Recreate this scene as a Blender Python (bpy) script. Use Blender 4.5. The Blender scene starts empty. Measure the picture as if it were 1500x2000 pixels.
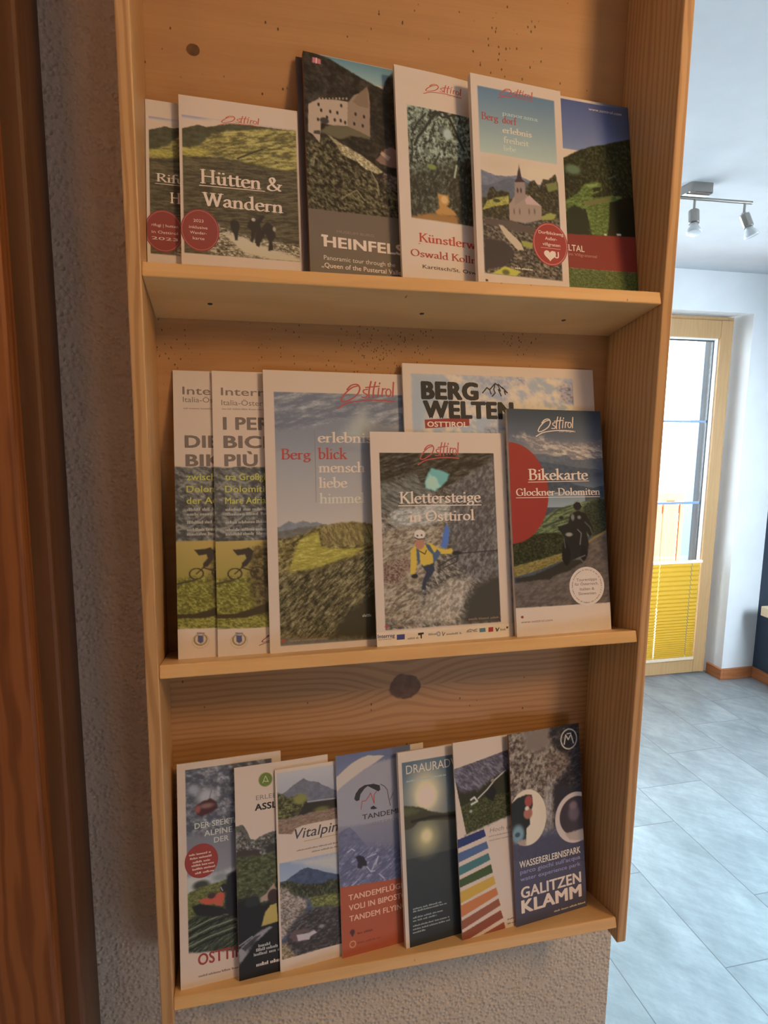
import bpy, bmesh, math, random
import numpy as np
from mathutils import Vector, Matrix

C = bpy.context.scene.collection
PI = math.pi

# ------------------------------------------------------------------ camera
cam_data = bpy.data.cameras.new('camera')
cam = bpy.data.objects.new('camera', cam_data)
C.objects.link(cam)
cam.location = (0.0694, -0.6052, 1.56)
cam.rotation_euler = (PI / 2 - 0.1508, -0.0104, -0.2295)
cam_data.sensor_fit = 'HORIZONTAL'
cam_data.sensor_width = 36.0
cam_data.lens = 36.0 * 1276.6 / 1500.0
cam_data.clip_start = 0.02
bpy.context.scene.camera = cam

# ------------------------------------------------------------------ sky, sun, lights, exposure
sc = bpy.context.scene
sc.view_settings.view_transform = 'Standard'
sc.view_settings.look = 'None'
sc.view_settings.gamma = 1.0
sc.view_settings.use_curve_mapping = False
sc.view_settings.exposure = 0.0
sc.cycles.max_bounces = 8
sc.cycles.sample_clamp_indirect = 6.0

world = bpy.data.worlds.new('sky')
sc.world = world
world.use_nodes = True
wn = world.node_tree.nodes
wn['Background'].inputs['Color'].default_value = (0.74, 0.90, 1.0, 1)
wn['Background'].inputs['Strength'].default_value = 15.0


def light(name, kind, loc, target, energy, color, **kw):
    d = bpy.data.lights.new(name, kind)
    d.energy = energy
    d.color = color
    for k, v in kw.items():
        setattr(d, k, v)
    o = bpy.data.objects.new(name, d)
    C.objects.link(o)
    o.location = loc
    o.rotation_euler = (Vector(target) - Vector(loc)).to_track_quat('-Z', 'Y').to_euler()
    return o


# daylight entering by the balcony door's upper glass (portal for the sky), then fill lamps added out of view
p = light('door_daylight_portal', 'AREA', (2.40, 2.66, 1.35), (2.40, 0.0, 1.35), 1, (1, 1, 1), shape='RECTANGLE', size=0.76, size_y=1.3)
p.data.cycles.is_portal = True
light('far_room_fill', 'AREA', (1.25, 2.54, 1.45), (1.35, 0.0, 0.6), 22, (0.66, 0.85, 1.0), shape='RECTANGLE', size=1.0, size_y=1.2)  # fill lamp added to brighten the far room, set at the unseen window
light('far_wall_fill', 'SPOT', (3.07, 0.55, 1.40), (2.55, 2.56, 0.75), 330, (0.70, 0.86, 1.0), spot_size=2.0, spot_blend=1.0, shadow_soft_size=0.35)  # added spot that brightens the far wall and pillar
light('floor_fill', 'AREA', (4.7, 0.55, 3.3), (1.75, 0.90, 0.0), 820, (0.50, 0.80, 1.0), shape='RECTANGLE', size=1.6, size_y=1.6)  # lamp added outside the side opening to brighten floor and its bounce
light('hallway_fill', 'AREA', (0.95, -1.735, 0.62), (0.95, 0.0, 0.72), 5.4, (0.92, 0.86, 1.0), shape='RECTANGLE', size=0.8, size_y=0.9)  # added cool fill for the lower rack and plaster, behind the camera
# warm ceiling lamp of the hallway, behind and to the right of the camera
light('hallway_ceiling_lamp', 'SPOT', (1.02, -1.06, 2.22), (0.22, 0.05, 1.40), 37, (1.0, 0.545, 0.205), spot_size=1.35, spot_blend=0.6, shadow_soft_size=0.14)
light('hallway_warm_fill', 'POINT', (-0.45, -0.85, 2.0), (0, 0, 0), 3.4, (1.0, 0.43, 0.15), shadow_soft_size=0.12)  # added warm fill without a fixture, brightens the left wall


# ------------------------------------------------------------------ helpers
def link(name, me, mats, parent=None):
    o = bpy.data.objects.new(name, me)
    C.objects.link(o)
    for m in (mats if isinstance(mats, (list, tuple)) else [mats]):
        me.materials.append(m)
    if parent is not None:
        o.parent = parent
    return o


def obj(name, bm, mat, parent=None, bevel=0.0, smooth=False):
    """link a bmesh as ONE mesh object; with a parent its vertices are re-expressed about the parent's origin"""
    if parent is not None:
        off = Vector((0, 0, 0))
        q = parent
        while q is not None:
            off += Vector(q.location)
            q = q.parent
        bmesh.ops.translate(bm, verts=bm.verts, vec=-off)
    bmesh.ops.recalc_face_normals(bm, faces=bm.faces)
    me = bpy.data.meshes.new(name)
    bm.to_mesh(me)
    bm.free()
    if smooth:
        for pl in me.polygons:
            pl.use_smooth = True
    o = link(name, me, mat, parent)
    if bevel:
        md = o.modifiers.new('bevel', 'BEVEL')
        md.width = bevel
        md.segments = 2
        md.limit_method = 'ANGLE'
    return o


def box(bm, x0, x1, y0, y1, z0, z1):
    vs = [bm.verts.new((x, y, z)) for x in (x0, x1) for y in (y0, y1) for z in (z0, z1)]
    for f in ((0, 1, 3, 2), (4, 6, 7, 5), (0, 4, 5, 1), (2, 3, 7, 6), (0, 2, 6, 4), (1, 5, 7, 3)):
        bm.faces.new([vs[i] for i in f])
    return vs


def B(*a):
    bm = bmesh.new()
    box(bm, *a)
    return bm


def prism(bm, pts, axis, a, b):
    """extrude a closed 2D outline along an axis: pts are the two other coordinates in order"""
    def mk(p, t):
        return {'x': (t, p[0], p[1]), 'y': (p[0], t, p[1]), 'z': (p[0], p[1], t)}[axis]
    v0 = [bm.verts.new(mk(p, a)) for p in pts]
    v1 = [bm.verts.new(mk(p, b)) for p in pts]
    n = len(pts)
    bm.faces.new(v0)
    bm.faces.new(v1)
    for i in range(n):
        bm.faces.new((v0[i], v0[(i + 1) % n], v1[(i + 1) % n], v1[i]))


def lathe(bm, prof, loc, direction, seg=28, cap=True):
    """turn a profile of (distance along direction, radius) about an axis"""
    q = Vector(direction).normalized().to_track_quat('Z', 'Y')
    rings = []
    for d, r in prof:
        rings.append([bm.verts.new(Vector(loc) + q @ Vector((r * math.cos(2 * PI * i / seg), r * math.sin(2 * PI * i / seg), d))) for i in range(seg)])
    for a, b in zip(rings, rings[1:]):
        for i in range(seg):
            bm.faces.new((a[i], a[(i + 1) % seg], b[(i + 1) % seg], b[i]))
    if cap:
        bm.faces.new(rings[0])
        bm.faces.new(rings[-1])


def thing(name, label, cat, loc, group=None):
    o = bpy.data.objects.new(name, None)
    o.empty_display_size = 0.05
    C.objects.link(o)
    o.location = loc
    return tag(o, label, cat, group)


def tag(o, label, cat, group=None):
    o['label'] = label
    o['category'] = cat
    if group:
        o['group'] = group
    return o


def struct(name, bm, mat, parent=None, **kw):
    o = obj(name, bm, mat, parent, **kw)
    if parent is None:
        o['kind'] = 'structure'
    return o


# ------------------------------------------------------------------ materials
def s2l(c):
    return tuple(((v / 255) / 12.92 if v / 255 <= 0.04045 else ((v / 255 + 0.055) / 1.055) ** 2.4) for v in c)


class NT:
    """small node-building helper"""
    def __init__(self, name, rough=0.5, spec=0.5):
        self.m = bpy.data.materials.new(name)
        self.m.use_nodes = True
        self.t = self.m.node_tree
        self.b = self.t.nodes['Principled BSDF']
        self.b.inputs['Roughness'].default_value = rough
        self.b.inputs['Specular IOR Level'].default_value = spec

    def n(self, typ, ins=None, **kw):
        nd = self.t.nodes.new(typ)
        for k, v in kw.items():
            setattr(nd, k, v)
        for k, v in (ins or {}).items():
            if hasattr(v, 'is_output'):
                self.t.links.new(v, nd.inputs[k])
            else:
                nd.inputs[k].default_value = v
        return nd

    def pos(self):
        if not hasattr(self, '_p'):
            g = self.n('ShaderNodeNewGeometry')
            self._p = g.outputs['Position']
        return self._p

    def sep(self):
        if not hasattr(self, '_s'):
            self._s = self.n('ShaderNodeSeparateXYZ', {0: self.pos()}).outputs
        return self._s

    def math(self, op, a, b=0.0, c=0.0):
        return self.n('ShaderNodeMath', {0: a, 1: b, 2: c}, operation=op).outputs[0]

    def comb(self, x, y, z):
        return self.n('ShaderNodeCombineXYZ', {0: x, 1: y, 2: z}).outputs[0]

    def noise(self, vec, scale, detail=4.0, rough=0.55):
        return self.n('ShaderNodeTexNoise', {'Vector': vec, 'Scale': scale, 'Detail': detail, 'Roughness': rough}).outputs['Fac']

    def mapr(self, v, a, b, c=0.0, d=1.0, smooth=True):
        return self.n('ShaderNodeMapRange', {0: v, 1: a, 2: b, 3: c, 4: d}, interpolation_type='SMOOTHSTEP' if smooth else 'LINEAR').outputs[0]

    def ramp(self, v, stops):
        nd = self.n('ShaderNodeValToRGB', {0: v})
        el = nd.color_ramp.elements
        while len(el) < len(stops):
            el.new(0.5)
        for e, (p_, c) in zip(el, stops):
            e.position = p_
            e.color = (*c, 1)
        return nd.outputs[0]

    def mix(self, f, a, b):
        nd = self.n('ShaderNodeMix', data_type='RGBA')
        for idx, v in ((0, f), (6, a), (7, b)):
            if hasattr(v, 'is_output'):
                self.t.links.new(v, nd.inputs[idx])
            else:
                nd.inputs[idx].default_value = v if idx == 0 else (*v, 1)
        return nd.outputs[2]

    def color(self, c):
        if hasattr(c, 'is_output'):
            self.t.links.new(c, self.b.inputs['Base Color'])
        else:
            self.b.inputs['Base Color'].default_value = (*c, 1)
        return self

    def bump(self, h, strength, dist):
        nd = self.n('ShaderNodeBump', {'Height': h, 'Strength': strength, 'Distance': dist})
        self.t.links.new(nd.outputs[0], self.b.inputs['Normal'])
        return self


def plain(name, c, rough=0.5, metal=0.0, spec=0.5):
    k = NT(name, rough, spec).color(c)
    k.b.inputs['Metallic'].default_value = metal
    return k.m


def pine(name, grain, light_c, dark_c, ring=55.0, specks=0.0, speck_z=None, speck_scale=230.0, knots=(), rough=0.42, contrast=1.0, seed=0.0):
    """softwood: growth rings stretched along the grain axis, knots that the rings flow round, dark worm specks"""
    k = NT(name, rough, 0.35)
    s = k.sep()
    ax = {'x': 0, 'y': 1, 'z': 2}[grain]
    along = s[ax]
    cross = s[2] if ax == 0 else s[0]
    third = s[1]
    if ax == 2:
        cross = k.math('ADD', s[0], k.math('MULTIPLY', s[1], 1.3))
    if ax == 1:
        cross = k.math('ADD', s[0], s[2])
    knotmask = None
    bend = None
    for (ka, kc, r) in knots:
        da = k.math('SUBTRACT', along, ka)
        dc = k.math('SUBTRACT', cross, kc)
        d2 = k.math('ADD', k.math('MULTIPLY', k.math('MULTIPLY', da, da), 0.30), k.math('MULTIPLY', dc, dc))
        g = k.math('POWER', 2.718, k.math('MULTIPLY', d2, -1.0 / (r * 1.9) ** 2))
        push = k.math('MULTIPLY', g, k.math('MULTIPLY', k.math('SIGN', dc), r * 1.35))
        bend = push if bend is None else k.math('ADD', bend, push)
        dk = k.math('SQRT', k.math('ADD', k.math('MULTIPLY', k.math('MULTIPLY', da, da), 0.72), k.math('MULTIPLY', dc, dc)))
        wob = k.math('MULTIPLY', k.math('SUBTRACT', k.noise(k.pos(), 60, 2), 0.5), r * 0.5)
        mk = k.mapr(k.math('ADD', dk, wob), r * 1.02, r * 0.86)
        knotmask = mk if knotmask is None else k.math('MAXIMUM', knotmask, mk)
    cc = cross if bend is None else k.math('ADD', cross, bend)
    v = k.comb(k.math('MULTIPLY', along, 1.4), k.math('MULTIPLY', cc, 9.0), k.math('ADD', third, seed))
    warp = k.noise(v, 2.2, 3)
    phase = k.math('ADD', k.math('MULTIPLY', cc, ring * 2 * PI), k.math('MULTIPLY', warp, 22.0))
    wave = k.mapr(k.math('SINE', phase), -0.3, 1.0)
    fine = k.noise(k.comb(k.math('MULTIPLY', along, 6.0), k.math('MULTIPLY', cc, 420.0), seed), 1.0, 3)
    broad = k.noise(k.comb(k.math('MULTIPLY', along, 2.0), k.math('MULTIPLY', cc, 14.0), seed + 3), 1.0, 2)
    f = k.math('ADD', k.math('MULTIPLY', wave, 0.34 * contrast), k.math('ADD', k.math('MULTIPLY', fine, 0.28), k.math('MULTIPLY', broad, 0.42)))
    col = k.ramp(f, [(0.25, light_c), (0.95, dark_c)])
    if knotmask is not None:
        kn = k.ramp(k.noise(k.pos(), 90, 3), [(0.3, tuple(a * 0.30 for a in dark_c)), (0.75, tuple(a * 0.62 for a in dark_c))])
        col = k.mix(knotmask, col, kn)
    if specks:
        vv = k.n('ShaderNodeTexVoronoi', {'Vector': k.comb(along, k.math('MULTIPLY', cross, 0.62), seed), 'Scale': speck_scale, 'Randomness': 1.0})
        dist = vv.outputs['Distance']
        rnd = k.n('ShaderNodeSeparateXYZ', {0: vv.outputs['Color']}).outputs[0]
        patch = k.math('MULTIPLY', k.mapr(k.noise(k.comb(along, cross, seed + 7), 11.0, 2), 0.40, 0.72), k.mapr(along, 0.08, 0.30, 0.30, 1.0))
        thr = k.math('MULTIPLY', patch, specks)
        if speck_z:
            thr = k.math('MULTIPLY', thr, k.mapr(cross, speck_z[0], speck_z[1]))
        on = k.math('LESS_THAN', rnd, thr)
        dot = k.math('MULTIPLY', on, k.mapr(k.math('ADD', dist, k.math('MULTIPLY', k.noise(k.pos(), 320, 2), 0.22)), 0.40, 0.24))
        col = k.mix(k.math('MULTIPLY', dot, 0.85), col, tuple(a * 0.16 for a in dark_c))
    k.color(col)
    k.bump(k.math('ADD', wave, fine), 0.12, 0.0006)
    return k.m


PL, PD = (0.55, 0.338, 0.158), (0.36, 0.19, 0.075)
M_side = pine('pine_side', 'z', (0.66, 0.42, 0.195), (0.42, 0.23, 0.09), ring=105, contrast=1.15, seed=1.0)
M_shelf = pine('pine_shelf', 'x', (0.84, 0.56, 0.25), (0.68, 0.42, 0.17), ring=60, contrast=0.6, specks=0.05, seed=2.0)
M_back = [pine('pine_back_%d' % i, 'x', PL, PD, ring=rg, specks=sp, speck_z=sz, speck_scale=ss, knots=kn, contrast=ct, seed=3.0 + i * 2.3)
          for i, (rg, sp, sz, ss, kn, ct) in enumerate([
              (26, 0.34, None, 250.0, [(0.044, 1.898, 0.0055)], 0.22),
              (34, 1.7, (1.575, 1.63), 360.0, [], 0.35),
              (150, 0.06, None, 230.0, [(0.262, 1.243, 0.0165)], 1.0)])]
M_doorwood = pine('door_wood', 'z', (0.33, 0.125, 0.036), (0.15, 0.050, 0.014), ring=60, contrast=1.1, seed=9.0, rough=0.5)
M_casing = pine('casing_wood', 'z', (0.15, 0.075, 0.034), (0.10, 0.047, 0.019), ring=40, contrast=0.6, seed=11.0, rough=0.5)
M_larch = pine('larch_frame', 'z', (0.48, 0.29, 0.135), (0.38, 0.21, 0.09), ring=45, contrast=0.5, seed=13.0)
M_base = pine('baseboard_wood', 'x', (0.42, 0.15, 0.055), (0.26, 0.08, 0.03), ring=40, contrast=0.7, seed=15.0)
M_rail = pine('railing_wood', 'z', (0.50, 0.165, 0.052), (0.36, 0.10, 0.028), ring=30, contrast=0.7, seed=17.0, rough=0.55)
M_palewood = pine('pale_wood', 'y', (0.74, 0.58, 0.40), (0.62, 0.45, 0.29), ring=40, contrast=0.4, seed=19.0)


def plaster(name, c, coarse=True):
    k = NT(name, 0.85, 0.2)
    v = k.n('ShaderNodeTexVoronoi', {'Vector': k.pos(), 'Scale': 190.0}).outputs['Distance']
    n1 = k.noise(k.pos(), 130 if coarse else 300, 4, 0.65)
    n2 = k.noise(k.pos(), 6, 3)
    k.color(k.mix(k.mapr(n2, 0.3, 0.7), tuple(a * 0.95 for a in c), c))
    if coarse:
        k.bump(k.math('ADD', k.math('MULTIPLY', n1, 1.0), k.math('MULTIPLY', k.mapr(v, 0.1, 0.7), 0.7)), 0.75, 0.0035)
    else:
        k.bump(n1, 0.15, 0.002)
    return k.m


M_rough = plaster('rough_plaster', (0.74, 0.66, 0.55))
M_white = plaster('white_wall', (0.76, 0.765, 0.77), False)
M_ceil = plaster('white_ceiling', (0.62, 0.63, 0.65), False)
M_navy = plain('navy_paint', s2l((44, 56, 74)), 0.6)


def tiles(name):
    k = NT(name, 0.38, 0.55)
    s = k.sep()
    u = k.math('DIVIDE', k.math('SUBTRACT', s[0], 1.412), 0.3045)
    col = k.math('FLOOR', u)
    fu = k.math('FRACT', u)
    v = k.math('DIVIDE', k.math('SUBTRACT', k.math('SUBTRACT', s[1], 0.778), k.math('MULTIPLY', col, 0.2265)), 0.630)
    row = k.math('FLOOR', v)
    fv = k.math('FRACT', v)
    du = k.math('MULTIPLY', k.math('MINIMUM', fu, k.math('SUBTRACT', 1.0, fu)), 0.3045)
    dv = k.math('MULTIPLY', k.math('MINIMUM', fv, k.math('SUBTRACT', 1.0, fv)), 0.630)
    grout = k.mapr(k.math('MINIMUM', du, dv), 0.0022, 0.0009)
    rnd = k.n('ShaderNodeTexWhiteNoise', {0: k.comb(col, row, 0.0)}, noise_dimensions='2D').outputs['Value']
    off = k.math('MULTIPLY', rnd, 17.0)
    cloud = k.noise(k.comb(k.math('ADD', s[0], off), k.math('MULTIPLY', s[1], 0.55), off), 7.0, 7, 0.68)
    vein = k.noise(k.comb(k.math('MULTIPLY', k.math('ADD', s[0], s[1]), 22.0), k.math('MULTIPLY', k.math('SUBTRACT', s[1], s[0]), 5.0), off), 1.0, 5, 0.7)
    f = k.math('ADD', k.math('MULTIPLY', cloud, 0.65), k.math('MULTIPLY', vein, 0.35))
    c = k.ramp(f, [(0.30, (0.15, 0.165, 0.17)), (0.50, (0.24, 0.262, 0.268)), (0.70, (0.36, 0.38, 0.38))])
    c = k.mix(k.math('MULTIPLY', grout, 0.9), c, (0.10, 0.10, 0.10))
    k.color(c)
    k.t.links.new(k.mapr(f, 0.3, 0.7, 0.44, 0.34), k.b.inputs['Roughness'])
    k.bump(k.math('SUBTRACT', k.math('MULTIPLY', f, 0.5), grout), 0.25, 0.0012)
    return k.m


M_tile = tiles('slate_tiles')
M_metal = plain('brushed_nickel', (0.40, 0.375, 0.34), 0.30, 1.0)
M_bulb = plain('bulb_glass', (0.86, 0.90, 0.92), 0.12, 0.0, 0.8)
M_dark = plain('dark_rubber', (0.04, 0.045, 0.05), 0.5)
M_bead = plain('white_bead', (0.82, 0.82, 0.80), 0.4)
M_alu = plain('grey_blue_metal', (0.22, 0.32, 0.48), 0.5)
M_slab = plain('balcony_concrete', (0.55, 0.55, 0.54), 0.8)


def glass():
    m = bpy.data.materials.new('clear_glass')
    m.use_nodes = True
    t = m.node_tree
    t.nodes.clear()
    o = t.nodes.new('ShaderNodeOutputMaterial')
    tr = t.nodes.new('ShaderNodeBsdfTransparent')
    gl = t.nodes.new('ShaderNodeBsdfGlossy')
    gl.inputs['Roughness'].default_value = 0.02
    mx = t.nodes.new('ShaderNodeMixShader')
    mx.inputs[0].default_value = 0.05
    t.links.new(tr.outputs[0], mx.inputs[1])
    t.links.new(gl.outputs[0], mx.inputs[2])
    t.links.new(mx.outputs[0], o.inputs[0])
    return m


M_glass = glass()


def blind_mat():
    m = bpy.data.materials.new('yellow_pleated_fabric')
    m.use_nodes = True
    t = m.node_tree
    b = t.nodes['Principled BSDF']
    b.inputs['Base Color'].default_value = (0.66, 0.46, 0.05, 1)
    b.inputs['Roughness'].default_value = 0.8
    tl = t.nodes.new('ShaderNodeBsdfTranslucent')
    tl.inputs['Color'].default_value = (0.80, 0.54, 0.05, 1)
    mx = t.nodes.new('ShaderNodeMixShader')
    mx.inputs[0].default_value = 0.30
    t.links.new(b.outputs[0], mx.inputs[1])
    t.links.new(tl.outputs[0], mx.inputs[2])
    t.links.new(mx.outputs[0], t.nodes['Material Output'].inputs[0])
    return m


M_blind = blind_mat()


def paper_print():
    k = NT('printed_paper', 0.5, 0.22)
    a = k.n('ShaderNodeAttribute', attribute_name='print')
    k.color(a.outputs['Color'])
    return k.m


M_print = paper_print()


def paper_edge():
    k = NT('paper_edges', 0.8, 0.2)
    w = k.noise(k.comb(k.math('MULTIPLY', k.sep()[0], 30), k.math('MULTIPLY', k.sep()[1], 2600), k.math('MULTIPLY', k.sep()[2], 30)), 1.0, 2)
    k.color(k.ramp(w, [(0.3, (0.62, 0.58, 0.52)), (0.7, (0.82, 0.79, 0.74))]))
    return k.m


M_pages = paper_edge()
M_darkpages = plain('dark_paper_edges', (0.22, 0.11, 0.07), 0.6)

# ------------------------------------------------------------------ the setting
YW0, YW1 = 0.1062, 0.245          # the wall that carries the rack
XE = 0.566                        # its free end
YF, YD = 2.564, 2.684             # far wall face, and the balcony door set back in it
XR, ZC = 3.121, 2.333             # navy wall, ceiling
XL, YB = -1.30, -1.75             # left end of both spaces, wall behind the camera

struct('floor', B(XL, XR + 0.1, YB, 2.80, -0.08, 0.0), M_tile)
struct('ceiling', B(XL, XR + 0.1, YB, 2.80, ZC, ZC + 0.08), M_ceil)
bm = bmesh.new()
box(bm, -0.092, XE, YW0, YW1, 0, ZC)
box(bm, XL, -1.10, YW0, YW1, 0, ZC)
box(bm, -1.10, -0.092, YW0, YW1, 2.06, ZC)
struct('wall_rack', bm, M_rough)
bm = bmesh.new()
for a in ((YB, -0.25, 0, ZC), (1.05, YF, 0, ZC), (-0.25, 1.05, 0, 0.90), (-0.25, 1.05, 2.10, ZC)):
    box(bm, XR, XR + 0.1, *a)
struct('wall_right', bm, M_navy)
struct('wall_left', B(XL - 0.1, XL, YB, 2.80, 0, ZC), M_white)
struct('wall_behind', B(XL, XR, YB - 0.1, YB, 0, ZC), M_casing)
bm = bmesh.new()
DX0, DX1 = 2.02, 2.902            # door recess
WX0, WX1 = 0.70, 1.80             # opening for the added window, unseen behind the rack
box(bm, XL, WX0, YF, 2.86, 0, ZC)
box(bm, WX1, DX0, YF, 2.86, 0, ZC)
box(bm, WX0, WX1, YF, 2.86, 0, 0.80)
box(bm, WX0, WX1, YF, 2.86, 2.10, ZC)
box(bm, DX0, DX1, YF, 2.86, 2.122, ZC)
box(bm, DX1, XR + 0.1, YF, 2.86, 0, ZC)
struct('wall_far', bm, M_white)
# unseen window added to the far wall for more daylight
wf = bmesh.new()
for a in ((WX0, WX1, 2.68, 2.74, 0.80, 0.88), (WX0, WX1, 2.68, 2.74, 2.02, 2.10), (WX0, WX0 + 0.08, 2.68, 2.74, 0.88, 2.02), (WX1 - 0.08, WX1, 2.68, 2.74, 0.88, 2.02)):
    box(wf, *a)
win = struct('unseen_window_1', wf, M_larch)
obj('pane', B(WX0 + 0.08, WX1 - 0.08, 2.70, 2.705, 0.88, 2.02), M_glass, win)
wf = bmesh.new()
for a in ((-0.25, 1.05, 0.90, 0.98), (-0.25, 1.05, 2.02, 2.10), (-0.25, -0.17, 0.98, 2.02), (0.97, 1.05, 0.98, 2.02)):
    box(wf, XR + 0.03, XR + 0.09, *a)
win2 = struct('unseen_window_2', wf, M_larch)  # unseen side window, put in to let the outside lamp reach the floor
obj('pane', B(XR + 0.055, XR + 0.06, -0.17, 0.97, 0.98, 2.02), M_glass, win2)
wf = bmesh.new()
for a in ((0.47, 0.55, 0.0, 2.02), (1.35, 1.43, 0.0, 2.02), (0.55, 1.35, 1.94, 2.02), (0.55, 1.35, 0.0, 0.17), (0.55, 1.35, 1.08, 1.16)):
    box(wf, a[0], a[1], YB, YB + 0.03, a[2], a[3])
box(wf, 0.55, 1.35, YB, YB + 0.02, 1.16, 1.94)
d3 = struct('added_door_frame', wf, M_larch)  # invented door frame round the hallway fill lamp, out of view
# baseboards round the pillar and along the navy wall
bm = bmesh.new()
box(bm, DX1 - 0.018, DX1, YF - 0.018, YD - 0.01, 0, 0.066)
box(bm, DX1, XR, YF - 0.018, YF, 0, 0.066)
struct('baseboard_far', bm, M_base, bevel=0.003)
struct('baseboard_right', B(XR - 0.018, XR, YB, YF - 0.018, 0, 0.066), M_base, bevel=0.003)

# balcony door: frame, sash, muntins, glass
d1 = bpy.data.objects.new('door_1', None)
C.objects.link(d1)
d1.location = (2.44, YD, 0)
d1['kind'] = 'structure'
bm = bmesh.new()
for a in ((DX0, DX0 + 0.03, YD, YD + 0.07, 0, 2.115), (2.845, DX1 - 0.022, YD, YD + 0.07, 0, 2.115), (DX0 + 0.03, 2.845, YD, YD + 0.07, 2.085, 2.115)):
    box(bm, *a)
obj('door_frame', bm, M_larch, d1, bevel=0.003)
bm = bmesh.new()
SX0, SX1 = DX0 + 0.028, 2.862
for a in ((SX0, SX0 + 0.085, YD - 0.018, YD + 0.05, 0.012, 2.095), (2.785, SX1, YD - 0.018, YD + 0.05, 0.012, 2.095),
          (SX0 + 0.085, 2.785, YD - 0.018, YD + 0.05, 1.995, 2.095), (SX0 + 0.085, 2.785, YD - 0.018, YD + 0.05, 0.012, 0.098)):
    box(bm, *a)
sash = obj('door_sash', bm, M_larch, d1, bevel=0.004)
bm = bmesh.new()
for a in ((2.775, 2.785, YD - 0.002, YD + 0.035, 0.098, 1.995), (SX0 + 0.085, 2.775, YD - 0.002, YD + 0.035, 1.987, 1.995), (SX0 + 0.085, SX0 + 0.095, YD - 0.002, YD + 0.035, 0.098, 1.995)):
    box(bm, *a)
obj('glazing_bead', bm, M_bead, sash)
bm = bmesh.new()
for z in (1.528, 1.052):
    box(bm, SX0 + 0.095, 2.775, YD + 0.024, YD + 0.032, z - 0.0065, z + 0.0065)
obj('muntin', bm, M_alu, sash)
bm = bmesh.new()
for a in ((2.769, 2.775, YD + 0.018, YD + 0.03, 0.098, 1.987), (SX0 + 0.095, 2.769, YD + 0.018, YD + 0.03, 1.979, 1.987)):
    box(bm, *a)
obj('seal', bm, M_dark, sash)
obj('pane', B(SX0 + 0.095, 2.775, YD + 0.033, YD + 0.039, 0.098, 1.987), M_glass, sash)
bm = bmesh.new()
box(bm, 2.785, 2.84, YD + 0.10, YD + 0.176, 0.0, 2.1)
struct('trim_1', bm, M_alu)

# brown hallway door left of the rack: thick casing and a leaf standing a little proud
d2 = bpy.data.objects.new('door_2', None)
C.objects.link(d2)
d2.location = (-0.6, 0.06, 0)
d2['kind'] = 'structure'
bm = bmesh.new()
box(bm, -0.165, -0.092, 0.037, YW1 - 0.01, 0, 2.06)
box(bm, -1.10, -1.03, 0.037, YW1 - 0.01, 0, 2.06)
box(bm, -1.03, -0.165, 0.037, YW1 - 0.01, 1.99, 2.06)
obj('door_casing', bm, M_casing, d2, bevel=0.004)
leaf = obj('door_leaf', B(-1.085, -0.1085, 0.012, 0.0365, 0.006, 2.005), M_doorwood, d2, bevel=0.004)
bm = bmesh.new()
lathe(bm, [(0, 0.024), (0.008, 0.024), (0.010, 0.011), (0.045, 0.010)], (-1.03, 0.012, 1.05), (0, -1, 0))
lathe(bm, [(0, 0.010), (0.115, 0.009), (0.12, 0.004)], (-1.03, -0.035, 1.05), (1, 0, 0))
obj('door_handle', bm, M_metal, leaf, smooth=True)

# balcony outside
struct('balcony_slab', B(0.2, 5.2, 2.87, 4.05, -0.10, -0.02), M_slab)
struct('unseen_shade_roof', B(-3.0, 9.0, 2.87, 4.9, 2.62, 2.72), M_slab)  # unseen roof added to keep sky light off the railing
rail = thing('balcony_railing', 'orange-brown wooden balcony railing outside, behind the glass door', 'railing', (3.5, 3.93, -0.02))
obj('handrail', B(0.2, 5.2, 3.87, 3.97, 0.895, 0.955), M_rail, rail, bevel=0.006)
obj('lower_rail', B(0.2, 5.2, 3.915, 3.955, 0.785, 0.845), M_rail, rail, bevel=0.004)
for i in range(33):
    x = 0.22 + i * 0.152
    obj('board', B(x, x + 0.138, 3.895, 3.915, 0.06, 0.86), M_rail, rail, bevel=0.003)
for x in (0.30, 1.9, 3.52, 5.1):
    obj('post', B(x - 0.04, x + 0.04, 3.956, 4.03, -0.019, 0.894), M_rail, rail)

# yellow pleated blind on the lower half of the balcony door
BX0, BX1, BY = SX0 + 0.088, 2.772, YD - 0.0215
bl = thing('pleated_blind', 'yellow pleated blind drawn over lower half of glass door', 'blind', (2.44, BY, 0.098))
bm = bmesh.new()
z, i, top = 0.118, 0, 0.700
prof = []
while z < top:
    prof.append((BY - (0.011 if i % 2 else 0.0), z))
    z += 0.0058 + 0.0085 * min(1.0, max(0.0, (z - 0.16) / 0.40))
    i += 1
prof.append((BY - 0.004, top))
xs = [BX0, 2.4935, 2.4985, 2.7105, 2.7155, BX1 - 0.006]
rows = [[bm.verts.new((x, y, z)) for x in xs] for y, z in prof]
for r0, r1 in zip(rows, rows[1:]):
    for j in (0, 2, 4):
        bm.faces.new((r0[j], r0[j + 1], r1[j + 1], r1[j]))
fb = obj('pleated_fabric', bm, M_blind, bl)
sd = fb.modifiers.new('thick', 'SOLIDIFY')
sd.thickness = 0.0006
obj('top_rail', B(BX0, BX1 + 0.008, BY - 0.013, BY + 0.003, 0.700, 0.716), M_bead, bl, bevel=0.002)
obj('bottom_rail', B(BX0, BX1, BY - 0.013, BY + 0.003, 0.100, 0.118), M_palewood, bl, bevel=0.002)

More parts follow.
